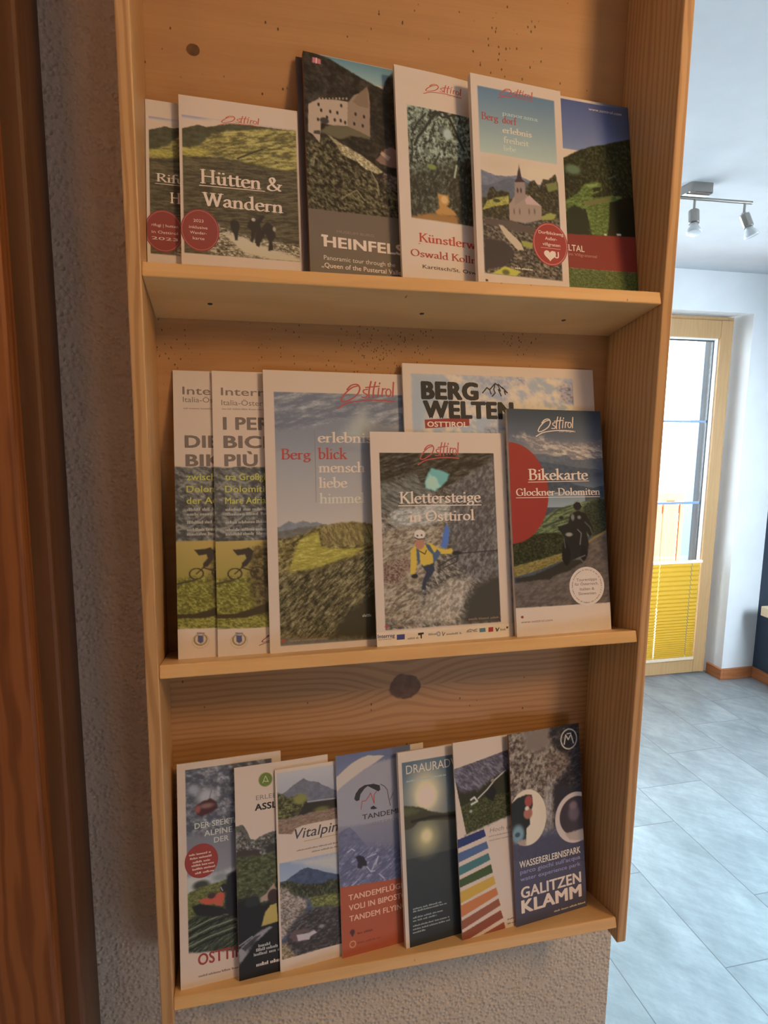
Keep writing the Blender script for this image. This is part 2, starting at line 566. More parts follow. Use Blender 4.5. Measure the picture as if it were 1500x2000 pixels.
# ceiling spotlight bar of the room
sp = thing('ceiling_spotlight', 'brushed nickel spotlight bar on white ceiling beside the rack', 'lamp', (1.625, 1.452, ZC))
bd = Vector((1.845 - 1.625, 1.44 - 1.452, 0)).normalized()
pd = Vector((-bd.y, bd.x, 0))
c0 = Vector((1.632, 1.452, ZC))
bm = bmesh.new()
out = []
for sx, sy, a0 in ((1, 1, 0), (-1, 1, 90), (-1, -1, 180), (1, -1, 270)):
    for t in range(5):
        a = math.radians(a0 + 22.5 * t)
        out.append((sx * 0.030 + 0.014 * math.cos(a), sy * 0.022 + 0.014 * math.sin(a)))
v0 = [bm.verts.new(c0 + bd * x + pd * y + Vector((0, 0, 0))) for x, y in out]
v1 = [bm.verts.new(c0 + bd * x + pd * y + Vector((0, 0, -0.030))) for x, y in out]
v2 = [bm.verts.new(c0 + bd * x * 0.9 + pd * y * 0.9 + Vector((0, 0, -0.033))) for x, y in out]
for a, b in ((v0, v1), (v1, v2)):
    for i in range(len(out)):
        bm.faces.new((a[i], a[(i + 1) % len(out)], b[(i + 1) % len(out)], b[i]))
bm.faces.new(v2)
bm.faces.new(v0)
obj('canopy', bm, M_metal, sp)
bm = bmesh.new()
zb = ZC - 0.042
lathe(bm, [(-0.215, 0.0), (-0.215, 0.0058), (0.215, 0.0058), (0.215, 0.0)], c0 + Vector((0, 0, -0.042)), bd, 20, False)
obj('bar', bm, M_metal, sp, smooth=False)
for t, tilt in ((-0.19, Vector((-0.35, -0.2, -1))), (-0.004, Vector((-0.10, -0.25, -1))), (0.188, Vector((0.36, -0.22, -1)))):
    pj = c0 + bd * t + Vector((0, 0, -0.046))
    bm = bmesh.new()
    lathe(bm, [(0, 0.0042), (0.034, 0.0042)], pj, (0, 0, -1), 14)
    lathe(bm, [(-0.006, 0.0055), (0.006, 0.0055)], pj + Vector((0, 0, -0.034)), pd, 14)
    arm = obj('spot_arm', bm, M_metal, sp)
    tv = tilt.normalized()
    bm = bmesh.new()
    j = pj + Vector((0, 0, -0.036))
    lathe(bm, [(0.0, 0.0), (0.0, 0.0165), (0.002, 0.0175), (0.044, 0.0175), (0.046, 0.0165), (0.046, 0.0)], j, tv, 28, False)
    hd = obj('spot_holder', bm, M_metal, sp)
    bm = bmesh.new()
    lathe(bm, [(0.046, 0.0), (0.046, 0.012), (0.053, 0.013), (0.066, 0.0215), (0.076, 0.0245), (0.079, 0.0245), (0.0805, 0.021), (0.081, 0.0)], j, tv, 28, False)
    obj('bulb', bm, M_bulb, hd, smooth=True)

# pale wooden board on the navy wall, at the right edge of the picture
ws = thing('wall_board', 'pale wooden board fixed to dark navy wall by the pillar', 'shelf', (XR, 1.95, 0.46))
obj('board', B(3.01, XR, 1.45, 2.428, 0.432, 0.487), M_palewood, ws, bevel=0.003)
obj('bracket', B(XR - 0.02, XR, 1.50, 2.38, 0.39, 0.432), M_palewood, ws)

# ------------------------------------------------------------------ the rack
W, T, D = 0.50, 0.0119, 0.0966
TH, TB = 0.2261, 0.0128           # shelf slope and board thickness
TAN = math.tan(TH)
ZS = (1.6721, 1.3136, 0.9616)     # lower front edge of the three shelves
Y0 = 0.0016
rack = thing('brochure_rack', 'pine wall rack with three sloping shelves full of brochures', 'rack', (0.25, 0.09, 0.943))
ztop = 2.075
for x0, x1 in ((-T, 0.0), (W, W + T)):
    obj('side_panel', B(x0, x1, 0.0, D, 0.943, ztop), M_side, rack, bevel=0.0012)
obj('top_board', B(0.0, W, 0.0, D, ztop - 0.0165, ztop - 0.004), M_shelf, rack)
for zz in ZS:
    bm = bmesh.new()
    s_, c_ = math.sin(TH), math.cos(TH)
    zb0 = zz - (D - Y0) * TAN
    zt0 = zz + TB / c_ - (D - Y0) * TAN
    prism(bm, [(Y0, zz), (Y0 + TB * s_, zz + TB * c_), (D, zt0), (D, zb0)], 'x', 0.0, W)
    obj('shelf', bm, M_shelf, rack, bevel=0.0012)
cuts = [(ztop - 0.0165, ZS[0] - D * TAN * 0.9), (ZS[0] - D * TAN * 0.9, ZS[1] - D * TAN * 0.9), (ZS[1] - D * TAN * 0.9, ZS[2] - D * TAN * 0.92)]
for (za, zb_), m in zip(cuts, M_back):
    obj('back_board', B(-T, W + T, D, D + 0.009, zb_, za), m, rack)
for x, yy, zz in ((0.054, 0.055, ZS[0]), (0.262, 0.055, ZS[0]), (0.42, 0.055, ZS[0])):
    zq = zz - (yy - Y0) * TAN
    bm = bmesh.new()
    lathe(bm, [(0.0, 0.0), (0.0, 0.0026), (0.0006, 0.0022), (0.0006, 0.0)], (x, yy, zq + 0.0002), (0, -math.sin(TH), -math.cos(TH)), 12, False)
    obj('nail_head', bm, M_dark, rack)

# ------------------------------------------------------------------ lettering: a broad-nib serif drawn here, and Blender's own sans
SERIF = {
 'a': (.52, 'C .12 .47 .2 .59 .33 .58 .38 .45|L .38 .45 .38 .1 .5 .02|C .38 .36 .2 .3 .1 .16 .18 .02 .3 .05 .38 .14'),
 'b': (.57, 'L .12 1.03 .12 .04|C .12 .45 .26 .6 .44 .52 .5 .3 .42 .08 .26 .0 .12 .06|F .12 1.03'),
 'c': (.5, 'C .43 .48 .3 .6 .14 .52 .08 .3 .14 .08 .28 .0 .44 .1'),
 'd': (.58, 'L .44 1.03 .44 .02 .54 .02|C .44 .45 .32 .6 .14 .5 .08 .3 .14 .06 .28 .0 .44 .12|F .44 1.03'),
 'e': (.5, 'L .09 .34 .45 .36|C .45 .36 .4 .54 .28 .6 .13 .52 .08 .3 .16 .06 .3 .0 .46 .1'),
 'f': (.35, 'C .42 .96 .34 1.05 .23 1.0 .18 .82|L .18 .85 .18 .0|L .05 .58 .36 .58|S .18 0'),
 'g': (.53, 'O .26 .42 .16 .17|C .19 .27 .11 .19 .18 .11 .4 .08 .48 -.08 .36 -.25 .18 -.26 .07 -.15 .14 -.03 .26 .04|L .38 .54 .52 .57'),
 'h': (.6, 'L .13 1.03 .13 .0|C .13 .42 .26 .57 .4 .57 .46 .42|L .46 .44 .46 .0|S .13 0|S .46 0|F .13 1.03'),
 'i': (.29, 'L .15 .58 .15 .0|D .15 .86|S .15 0|F .15 .58'),
 'j': (.29, 'L .15 .58 .15 -.1|D .15 .86'),
 'k': (.56, 'L .12 1.03 .12 .0|L .14 .28 .44 .56|L .24 .36 .5 .0|S .12 0|S .48 0|F .12 1.03|S .42 .58'),
 'l': (.29, 'L .15 1.03 .15 .0|S .15 0|F .15 1.03'),
 'm': (.87, 'L .13 .58 .13 .0|C .13 .42 .24 .57 .37 .57 .43 .42|L .43 .44 .43 .0|C .43 .42 .54 .57 .67 .57 .73 .42|L .73 .44 .73 .0|S .13 0|S .43 0|S .73 0|F .13 .58'),
 'n': (.6, 'L .13 .58 .13 .0|C .13 .42 .26 .57 .4 .57 .46 .42|L .46 .44 .46 .0|S .13 0|S .46 0|F .13 .58'),
 'o': (.58, 'O .29 .3 .21 .28'),
 'p': (.58, 'L .13 .58 .13 -.3|C .13 .42 .28 .6 .44 .52 .5 .3 .42 .06 .28 .0 .13 .1|S .13 -.3|F .13 .58'),
 'r': (.42, 'L .14 .58 .14 .0|C .14 .4 .24 .56 .38 .55|S .14 0|F .14 .58'),
 's': (.45, 'C .37 .49 .25 .59 .12 .5 .16 .37 .31 .25 .38 .13 .28 .01 .17 .01 .08 .11'),
 't': (.36, 'L .17 .76 .17 .15|C .17 .17 .22 .02 .35 .06|L .05 .58 .34 .58'),
 'u': (.6, 'L .13 .58 .13 .2|C .13 .22 .19 .03 .33 .03 .45 .15|L .45 .58 .45 .02 .55 .02|F .13 .58|F .45 .58'),
 'w': (.82, 'L .08 .58 .25 .0|L .25 .0 .42 .56|L .42 .56 .59 .0|L .59 .0 .75 .58|S .08 .58|S .42 .58|S .75 .58'),
 'ü': (.6, 'L .13 .58 .13 .2|C .13 .22 .19 .03 .33 .03 .45 .15|L .45 .58 .45 .02 .55 .02|F .13 .58|F .45 .58|D .18 .84|D .40 .84'),
 '-': (.34, 'L .05 .29 .29 .29'),
 '&': (.86, 'C .74 .44 .62 .16 .34 .0 .13 .08 .12 .28 .34 .5 .46 .74 .36 .95 .22 .86 .26 .62 .46 .3 .76 .02|S .74 .46'),
 'B': (.66, 'L .16 1.0 .16 .0|C .16 .98 .38 .98 .51 .86 .46 .62 .3 .54 .16 .53|C .3 .54 .5 .5 .59 .29 .5 .06 .34 .01 .16 .01|S .14 0|S .14 1'),
 'D': (.8, 'L .16 1.0 .16 .0|C .16 .98 .45 .97 .68 .77 .72 .5 .66 .22 .45 .02 .16 .02|S .14 0|S .14 1'),
 'G': (.82, 'C .68 .78 .52 .97 .28 .95 .12 .74 .09 .48 .17 .15 .4 .01 .6 .05 .7 .14|L .7 .42 .7 .1|S .7 .43'),
 'H': (.84, 'L .16 1.0 .16 .0|L .68 1.0 .68 .0|L .16 .52 .68 .52|S .16 0|S .16 1|S .68 0|S .68 1'),
 'K': (.74, 'L .16 1.0 .16 .0|L .18 .46 .6 .98|L .3 .6 .68 .0|S .16 0|S .16 1|S .66 0|S .6 1'),
 'O': (.84, 'O .42 .5 .34 .48'),
 'R': (.72, 'L .16 1.0 .16 .0|C .16 .98 .4 .98 .55 .84 .5 .62 .32 .52 .16 .5|L .34 .5 .66 .0|S .16 0|S .14 1|S .68 0'),
 'W': (.98, 'L .07 1.0 .29 .0|L .29 .0 .5 .98|L .5 .98 .7 .0|L .7 .0 .91 1.0|S .08 1|S .5 1|S .91 1'),
 ' ': (.28, ''),
}


def catmull(pts, n=7):
    if len(pts) < 3:
        return pts
    P = [pts[0]] + list(pts) + [pts[-1]]
    r = []
    for i in range(1, len(P) - 2):
        p0, p1, p2, p3 = P[i - 1:i + 3]
        for j in range(n):
            t = j / n
            r.append(tuple(0.5 * (2 * b + (c - a) * t + (2 * a - 5 * b + 4 * c - d) * t * t + (3 * b - a - 3 * c + d) * t ** 3) for a, b, c, d in zip(p0, p1, p2, p3)))
    r.append(tuple(pts[-1]))
    return r


def hull(pts):
    pts = sorted(set((round(x, 5), round(y, 5)) for x, y in pts))
    def half(ps):
        h = []
        for q in ps:
            while len(h) > 1 and (h[-1][0] - h[-2][0]) * (q[1] - h[-2][1]) - (h[-1][1] - h[-2][1]) * (q[0] - h[-2][0]) <= 0:
                h.pop()
            h.append(q)
        return h
    a, b = half(pts), half(pts[::-1])
    return a[:-1] + b[:-1]


def nib(rx, ry, rot=0.0, n=10):
    c, s = math.cos(rot), math.sin(rot)
    return [(c * rx * math.cos(2 * PI * i / n) - s * ry * math.sin(2 * PI * i / n), s * rx * math.cos(2 * PI * i / n) + c * ry * math.sin(2 * PI * i / n)) for i in range(n)]


def sweep(path, nb):
    return [hull([(p[0] + q[0], p[1] + q[1]) for p in (a, b) for q in nb]) for a, b in zip(path, path[1:])]


SN = nib(.076, .034, .35)
SF = nib(.03, .028)


def serif_polys(s):
    """convex pieces of a serif line, cap height 1, and its advance width"""
    out, x = [], 0.0
    for ch in s:
        adv, gl = SERIF[ch]
        for st in [q for q in gl.split('|') if q]:
            k, *v = st.split()
            v = [float(a) for a in v]
            pts = list(zip(v[0::2], v[1::2]))
            if k == 'L':
                ps = sweep(pts, SN)
            elif k == 'C':
                ps = sweep(catmull(pts), SN)
            elif k == 'O':
                cx, cy, rx, ry = v
                ps = sweep([(cx + rx * math.cos(2 * PI * i / 20), cy + ry * math.sin(2 * PI * i / 20)) for i in range(21)], SN)
            elif k == 'D':
                ps = [[(v[0] + .075 * math.cos(2 * PI * i / 10), v[1] + .075 * math.sin(2 * PI * i / 10)) for i in range(10)]]
            elif k == 'S':
                yy = v[1] + (.02 if v[1] < .5 else -.02)
                ps = sweep([(v[0] - .12, yy), (v[0] + .12, yy)], SF)
            elif k == 'F':
                ps = sweep([(v[0] - .13, v[1] - .05), (v[0] + .02, v[1])], SF)
            out += [[(a + x, b) for a, b in q] for q in ps]
        x += adv
    return out, x


LOGO = [  # handwritten word with a sweeping underline; unit height about 1
    ('C', [(.72, .80), (.50, .70), (.24, .40), (.12, .12), (.30, .10), (.66, .36), (.80, .66), (.72, .86), (.50, .82), (.34, .62)], .050),
    ('C', [(.0, -.22), (.36, .02), (.9, .14), (1.5, .18), (2.05, .14)], .050),
    ('C', [(1.08, .66), (.94, .62), (.94, .50), (1.06, .42), (1.02, .30), (.86, .30)], .045),
    ('C', [(1.22, 1.02), (1.14, .62), (1.12, .28)], .048), ('C', [(1.38, 1.00), (1.30, .62), (1.28, .28)], .048), ('L', [(1.02, .74), (1.52, .82)], .045),
    ('L', [(1.50, .74), (1.45, .34)], .045), ('L', [(1.53, .92), (1.54, .97)], .05),
    ('C', [(1.64, .72), (1.60, .36)], .045), ('C', [(1.62, .58), (1.68, .70), (1.76, .70)], .042),
    ('C', [(1.84, .70), (1.76, .58), (1.78, .40), (1.88, .38), (1.94, .54), (1.90, .68), (1.82, .70)], .042), ('L', [(2.05, 1.02), (2.00, .36)], .048)]


def sans_tris(text, bold, shear):
    cu = bpy.data.curves.new('t', 'FONT')
    cu.body = text
    cu.size = 1.0
    cu.shear = shear
    cu.space_character = 1.0 + bold * 1.1
    cu.resolution_u = 3
    ob = bpy.data.objects.new('t', cu)
    C.objects.link(ob)
    dg = bpy.context.evaluated_depsgraph_get()
    dg.update()
    me = bpy.data.meshes.new_from_object(ob.evaluated_get(dg))
    vs = [(v.co.x, v.co.y) for v in me.vertices]
    fs = [list(q.vertices) for q in me.polygons]
    bpy.data.objects.remove(ob)
    bpy.data.curves.remove(cu)
    bpy.data.meshes.remove(me)
    if bold > 0.004:                                      # heavier weight: the same shapes set down again a little to each side
        v0, f0 = list(vs), list(fs)
        for i, (dx, dy) in enumerate(((-1, 0), (1, 0), (-.7, .55), (.7, .55), (-.7, -.55), (.7, -.55))):
            vs += [(x + dx * bold * .8, y + dy * bold * .8) for x, y in v0]
            fs += [[j + (i + 1) * len(v0) for j in q] for q in f0]
    return vs, fs


# ------------------------------------------------------------------ printed pictures: a small painter on a grid of cover millimetres
def vnoise(X, Y, seed):
    xi, yi = np.floor(X).astype(np.int64), np.floor(Y).astype(np.int64)
    fx, fy = X - xi, Y - yi
    fx, fy = fx * fx * (3 - 2 * fx), fy * fy * (3 - 2 * fy)
    def h(a, b):
        n = (a * 374761393 + b * 668265263 + seed * 982451653) & 0xffffffff
        n = ((n ^ (n >> 13)) * 1274126177) & 0xffffffff
        return ((n ^ (n >> 16)) & 0xffff) / 65535.0
    return (h(xi, yi) * (1 - fx) + h(xi + 1, yi) * fx) * (1 - fy) + (h(xi, yi + 1) * (1 - fx) + h(xi + 1, yi + 1) * fx) * fy


def fbm(X, Y, seed, octs=4):
    a, t, s = 0.0, 0.0, 1.0
    for o_ in range(octs):
        a = a + s * vnoise(X * 2 ** o_ + 13.7 * o_, Y * 2 ** o_ + 5.1 * o_, seed + o_)
        t += s
        s *= 0.62
    return a / t


def seg_dist(X, Y, pts, closed):
    d = np.full(X.shape, 1e9)
    inside = np.zeros(X.shape, bool)
    n = len(pts)
    for i in range(n if closed else n - 1):
        (x0, y0), (x1, y1) = pts[i], pts[(i + 1) % n]
        dx, dy = x1 - x0, y1 - y0
        L = dx * dx + dy * dy + 1e-12
        t = np.clip(((X - x0) * dx + (Y - y0) * dy) / L, 0, 1)
        d = np.minimum(d, (X - x0 - t * dx) ** 2 + (Y - y0 - t * dy) ** 2)
        if closed and abs(dy) > 1e-12:
            inside ^= ((y0 > Y) != (y1 > Y)) & (X < dx * (Y - y0) / dy + x0)
    d = np.sqrt(d)
    return np.where(inside, -d, d) if closed else d


def smooth(d, soft):
    soft = max(soft, 0.35)
    t = np.clip(0.5 - d / (2 * soft), 0, 1)
    return t * t * (3 - 2 * t)


class Painter:
    def __init__(self, X, Y, white):
        self.X, self.Y = X, Y
        self.c = np.empty(X.shape + (3,))
        self.c[:] = white
        self.clip = None
        self.seed = 1

    def put(self, m, col):
        if self.clip is not None:
            m = m * self.clip
        self.c = self.c * (1 - m[..., None]) + np.asarray(col, float) * m[..., None]

    def run(self, op):
        X, Y = self.X, self.Y
        k = op[0]
        self.seed += 1
        if k == 'clip':
            if op[1] is None:
                self.clip = None
            else:
                (x0, y0), (x1, y1) = op[1]
                self.clip = smooth(np.maximum(np.maximum(x0 - X, X - x1), np.maximum(y0 - Y, Y - y1)), 0.3)
        elif k == 'grad':
            (x0, y0), (x1, y1) = op[1]
            t = np.clip((Y - y0) / (y1 - y0), 0, 1)[..., None]
            m = smooth(np.maximum(np.maximum(x0 - X, X - x1), np.maximum(y0 - Y, Y - y1)) - 0.6, op[5] if len(op) > 4 else 0.3)
            self.put(m * (op[4] if len(op) > 4 else 1.0), np.array(op[2]) * (1 - t) + np.array(op[3]) * t)
        elif k == 'poly':
            wob = (fbm(X / 2.5, Y / 2.5, self.seed, 3) - 0.5) * min(op[3], 3.0) * 1.4
            self.put(smooth(seg_dist(X, Y, op[1], True) + wob, op[3]), op[2])
        elif k == 'tex':
            _, pts, stops, sx, sy, seed, ang, soft = op
            a = math.radians(ang)
            U, V = X * math.cos(a) + Y * math.sin(a), -X * math.sin(a) + Y * math.cos(a)
            f = fbm(U / sx, V / sy, seed, 5)
            f = np.clip((f - 0.5) * 1.2 + 0.5, 0, 1)
            xs = [s[0] for s in stops]
            col = np.stack([np.interp(f, xs, [s[1][i] for s in stops]) for i in range(3)], -1)
            wob = (fbm(X / 3.0, Y / 3.0, seed + 50, 3) - 0.5) * min(soft, 6.0) * 1.5
            self.put(smooth(seg_dist(X, Y, pts, True) + wob, soft), col)
        elif k == 'ridge':
            _, pts, rough, col = op
            yy = np.interp(X, [q[0] for q in pts], [q[1] for q in pts]) + (fbm(X / 3.5, X * 0 + 0.5, self.seed, 4) - 0.5) * rough * 2.0
            sh = (fbm(X / 4.0, Y / 3.0, self.seed + 9, 4) - 0.5)[..., None] * 26
            self.put(smooth(yy - Y, 0.4), np.clip(np.array(col) + sh, 0, 255))
        elif k == 'ell':
            _, (cx, cy), rx, ry, col, soft = op
            d = (np.sqrt(((X - cx) / rx) ** 2 + ((Y - cy) / ry) ** 2) - 1) * min(rx, ry)
            self.put(smooth(d, soft), col)
        elif k == 'ring':
            _, (cx, cy), rx, ry, wd, col = op
            d = np.abs((np.sqrt(((X - cx) / rx) ** 2 + ((Y - cy) / ry) ** 2) - 1) * min(rx, ry)) - wd / 2
            self.put(smooth(d, 0.3), col)
        elif k == 'line':
            _, pts, wd, col, soft = op
            self.put(smooth(seg_dist(X, Y, pts, False) - wd / 2, soft), col)


def albedo(col, white):
    c = np.asarray(col, float) / 255.0
    w = np.asarray(white, float) / 255.0
    lin = lambda v: np.where(v <= 0.04045, v / 12.92, ((v + 0.055) / 1.055) ** 2.4)
    a = lin(c) / lin(w) * 0.80
    g = a @ np.array([0.3, 0.55, 0.15])
    return np.clip(a * 0.88 + g[..., None] * 0.12, 0.004, 0.92)


class Sheet:
    """collects flat faces in cover millimetres (x right, y down from the top left corner) with a colour each"""
    def __init__(self):
        self.v, self.f, self.c = [], [], []
        self.layer = 0

    def add(self, vs, fs, col, d):
        o = len(self.v)
        self.v += [(x, y, d) for x, y in vs]
        self.f += [[i + o for i in q] for q in fs]
        self.c += [col] * len(vs)

    def polys(self, ps, col, d, step=0.003):
        for i, q in enumerate(ps):
            if len(q) > 2:
                self.add(q, [list(range(len(q)))], col, d + (i % 16) * step)


def letters(sh, op, white, size, d):
    _, (x0, y0), text, cap, width, col, font, bold = op[:8]
    col = tuple(albedo(col, white))
    if font == 'micro':                                   # print too small to read in the photograph: word-like marks
        rnd = random.Random(hash(round(x0 * 10 + y0 * 7)))
        x, tot = x0, x0 + width
        while x < tot:
            wl = min(rnd.uniform(2.2, 6.5) * cap, tot - x)
            q = x
            while q < x + wl - cap * 0.2:
                lw = cap * rnd.uniform(0.22, 0.42)
                hh = cap * (1.0 if rnd.random() < 0.25 else 0.68)
                sh.polys([[(q, y0), (q + lw, y0), (q + lw, y0 - hh), (q, y0 - hh)]], col, d)
                q += lw + cap * 0.16
            x += wl + cap * 0.55
        return
    if font == 'serif':
        ps, adv = serif_polys(text)
        xs = [p[0] for q in ps for p in q]
        a, b = min(xs), max(xs)
        s = width / (b - a)
        sh.polys([clip_poly([(x0 + (x - a) * s, y0 - y * cap) for x, y in q], size) for q in ps], col, d)
    else:
        vs, fs = sans_tris(text, bold, op[8] if len(op) > 8 else 0.0)
        if not vs:
            return
        xs = [v[0] for v in vs]
        a, b = min(xs), max(xs)
        s, sy = width / (b - a), cap / 0.729
        P = [(x0 + (x - a) * s, y0 - y * sy) for x, y in vs]
        per = len(fs) // (7 if bold > 0.004 else 1)
        for i, q in enumerate(fs):
            sh.polys([clip_poly([P[j] for j in q], size)], col, d + (i // per) * 0.005)


def clip_poly(q, size):
    """cut a polygon at the sheet's edges"""
    for ax, lim, sg in ((0, 0.15, 1), (0, size[0] - 0.15, -1), (1, 0.15, 1), (1, size[1] - 0.15, -1)):
        r = []
        for i in range(len(q)):
            a, b = q[i - 1], q[i]
            ia, ib = (a[ax] - lim) * sg >= 0, (b[ax] - lim) * sg >= 0
            if ia != ib:
                t = (lim - a[ax]) / (b[ax] - a[ax])
                r.append((a[0] + (b[0] - a[0]) * t, a[1] + (b[1] - a[1]) * t))
            if ib:
                r.append(b)
        q = r
        if not q:
            return []
    return q


def sheet_mesh(name, sh, fr, mat, parent):
    bvec, u, v, n, wmm, hmm, curl = fr
    co = np.array([(x, y, d) for x, y, d in sh.v]) if not isinstance(sh.v, np.ndarray) else sh.v
    s, t, d = co[:, 0] / 1000, (hmm - co[:, 1]) / 1000, co[:, 2] / 1000
    d = d + curl(co[:, 0] / wmm, 1 - co[:, 1] / hmm)
    P = s[:, None] * u + t[:, None] * v + d[:, None] * n
    me = bpy.data.meshes.new(name)
    me.from_pydata(P.tolist(), [], sh.f)
    at = me.color_attributes.new('print', 'FLOAT_COLOR', 'POINT')
    cc = np.ones((len(co), 4), np.float32)
    cc[:, :3] = np.array(sh.c)
    at.data.foreach_set('color', cc.ravel())
    me.update()
    return link(name, me, mat, parent)


def brochure(key, label, name, cat, group, cell=0.8, curlmm=0.0, dark=False, names=('cover', 'page_block')):
    q = BROCHURES[key]
    u, v = np.array(q['u']), np.array(q['v'])
    n = np.cross(u, v)                                   # towards the viewer
    if n[1] > 0:
        n = -n
    wmm, hmm, thk = q['size'][0] * 1000, q['size'][1] * 1000, q['size'][2]
    root = thing(name, label, cat, q['base'], group)
    curl = lambda a, b: -(curlmm / 1000) * np.clip(a - 0.35, 0, 1) ** 2
    fr = (None, u, v, n, wmm, hmm, curl)
    # paper block behind the cover
    nx = 8
    bm = bmesh.new()
    ring = []
    for d in (-0.0002, -thk):
        ring.append([[bm.verts.new(Vector(((wmm / 1000) * i / nx * u + (0.0006 + (hmm / 1000 - 0.0012) * j) * v + (d + float(curl(np.array(i / nx), 0))) * n).tolist())) for j in (0, 1)] for i in range(nx + 1)])
    for i in range(nx):
        for r, fl in ((ring[0], 0), (ring[1], 1)):
            bm.faces.new((r[i][0], r[i + 1][0], r[i + 1][1], r[i][1]))
        for j in (0, 1):
            bm.faces.new((ring[0][i][j], ring[0][i + 1][j], ring[1][i + 1][j], ring[1][i][j]))
    for i in (0, nx):
        bm.faces.new((ring[0][i][0], ring[0][i][1], ring[1][i][1], ring[1][i][0]))
    bmesh.ops.recalc_face_normals(bm, faces=bm.faces)
    me = bpy.data.meshes.new(names[1])
    bm.to_mesh(me)
    bm.free()
    link(names[1], me, M_darkpages if dark else M_pages, root)
    # the cover: painted grid, folded back 0.2 mm at the rim, lettering just above it
    gx, gy = max(8, round(wmm / cell)), max(8, round(hmm / cell))
    xs, ys = np.linspace(0, wmm, gx + 1), np.linspace(0, hmm, gy + 1)
    X, Y = np.meshgrid(xs, ys)
    pt = Painter(X, Y, q['white'])
    for op in q['ops']:
        if op[0] in ('clip', 'grad', 'poly', 'tex', 'ridge', 'ell', 'ring', 'line'):
            pt.run(op)
    sh = Sheet()
    col = albedo(pt.c, q['white']).reshape(-1, 3)
    sh.v = [(x, y, 0.12) for x, y in zip(X.ravel().tolist(), Y.ravel().tolist())]
    sh.c = [tuple(c) for c in col.tolist()]
    st = gx + 1
    sh.f = [[j * st + i, (j + 1) * st + i, (j + 1) * st + i + 1, j * st + i + 1] for j in range(gy) for i in range(gx)]
    rim = [i for i in range(st)] + [j * st + gx for j in range(1, gy + 1)] + [gy * st + i for i in range(gx - 1, -1, -1)] + [j * st for j in range(gy - 1, 0, -1)]
    o = len(sh.v)
    for i in rim:
        x, y, _ = sh.v[i]
        sh.v.append((x, y, -0.2))
        sh.c.append(sh.c[i])
    m = len(rim)
    sh.f += [[rim[i], rim[(i + 1) % m], o + (i + 1) % m, o + i] for i in range(m)]
    top = Sheet()
    badge, binfo = Sheet(), None
    lay = 0
    for op in q['ops']:
        k = op[0]
        tgt, d = top, 0.20 + 0.02 * lay
        if k in ('txt', 'line3', 'heart', 'poly3', 'ringdash') and binfo:
            px, py = op[1] if k in ('txt', 'heart', 'ringdash') else op[1][0]
            if ((px - binfo[0]) / binfo[2]) ** 2 + ((py - binfo[1]) / binfo[3]) ** 2 < 1.05:
                tgt, d = badge, 0.36
        if k == 'badge':
            _, (cx, cy), rx, ry, c1, c2 = op
            binfo = (cx, cy, rx, ry)
            circ = lambda f, dd, cc, s_=badge: s_.polys([clip_poly([(cx + f * rx * math.cos(2 * PI * i / 48), cy + f * ry * math.sin(2 * PI * i / 48)) for i in range(48)], (wmm, hmm))], tuple(albedo(cc, q['white'])), dd)
            circ(1.0, 0.26, c1)
            if c1 != c2:
                circ(0.945, 0.28, c2)
                circ(0.915, 0.30, c1)
        elif k == 'txt':
            letters(tgt, op, q['white'], (wmm, hmm), d)
        elif k == 'line3':
            tgt.polys([clip_poly(z_, (wmm, hmm)) for z_ in sweep(op[1], nib(op[2] / 2, op[2] / 2, 0, 8))], tuple(albedo(op[3], q['white'])), d)
        elif k == 'poly3':
            tgt.polys([clip_poly(op[1], (wmm, hmm))], tuple(albedo(op[2], q['white'])), d - 0.02)
        elif k == 'logo':
            _, (lx, ly), lw, lh, c1 = op
            sx, sy = lw / 2.05, lh / 1.25
            nb = nib(.03, .03, 0, 8)
            for kind, pts, wd in LOGO:
                path = catmull(pts, 6) if kind == 'C' else pts
                ps = sweep([(a, b) for a, b in path], [(x * wd / .05, y * wd / .05) for x, y in nb])
                tgt.polys([clip_poly([(lx + a * sx, ly - (b + .22) * sy) for a, b in z_], (wmm, hmm)) for z_ in ps], tuple(albedo(c1, q['white'])), d)
        elif k == 'heart':
            _, (hx, hy), rx, ry, c1 = op
            pts = []
            for i in range(28):
                a = 2 * PI * i / 28
                pts.append((hx + rx * math.sin(a) ** 3, hy - ry * (13 * math.cos(a) - 5 * math.cos(2 * a) - 2 * math.cos(3 * a) - math.cos(4 * a)) / 16))
            cen = (hx, hy)
            tgt.polys([[cen, pts[i], pts[(i + 1) % 28]] for i in range(28)], tuple(albedo(c1, q['white'])), d)
        elif k == 'ringdash':
            _, (cx, cy), rx, ry, c1 = op
            rd = random.Random(5)
            a = 0.0
            while a < 2 * PI:
                w_ = rd.uniform(0.02, 0.05)
                tgt.polys([[(cx + f * rx * math.cos(b_), cy + f * ry * math.sin(b_)) for f, b_ in ((.94, a), (1.0, a), (1.0, a + w_), (.94, a + w_))]], tuple(albedo(c1, q['white'])), d)
                a += w_ + rd.choice((0.03, 0.03, 0.10))
    o = len(sh.v)
    sh.v += top.v
    sh.c += top.c
    sh.f += [[i + o for i in f] for f in top.f]
    cv = sheet_mesh(names[0], sh, fr, M_print, root)
    if badge.v:
        bo = sheet_mesh('round_badge', badge, fr, M_print, cv)
    return root


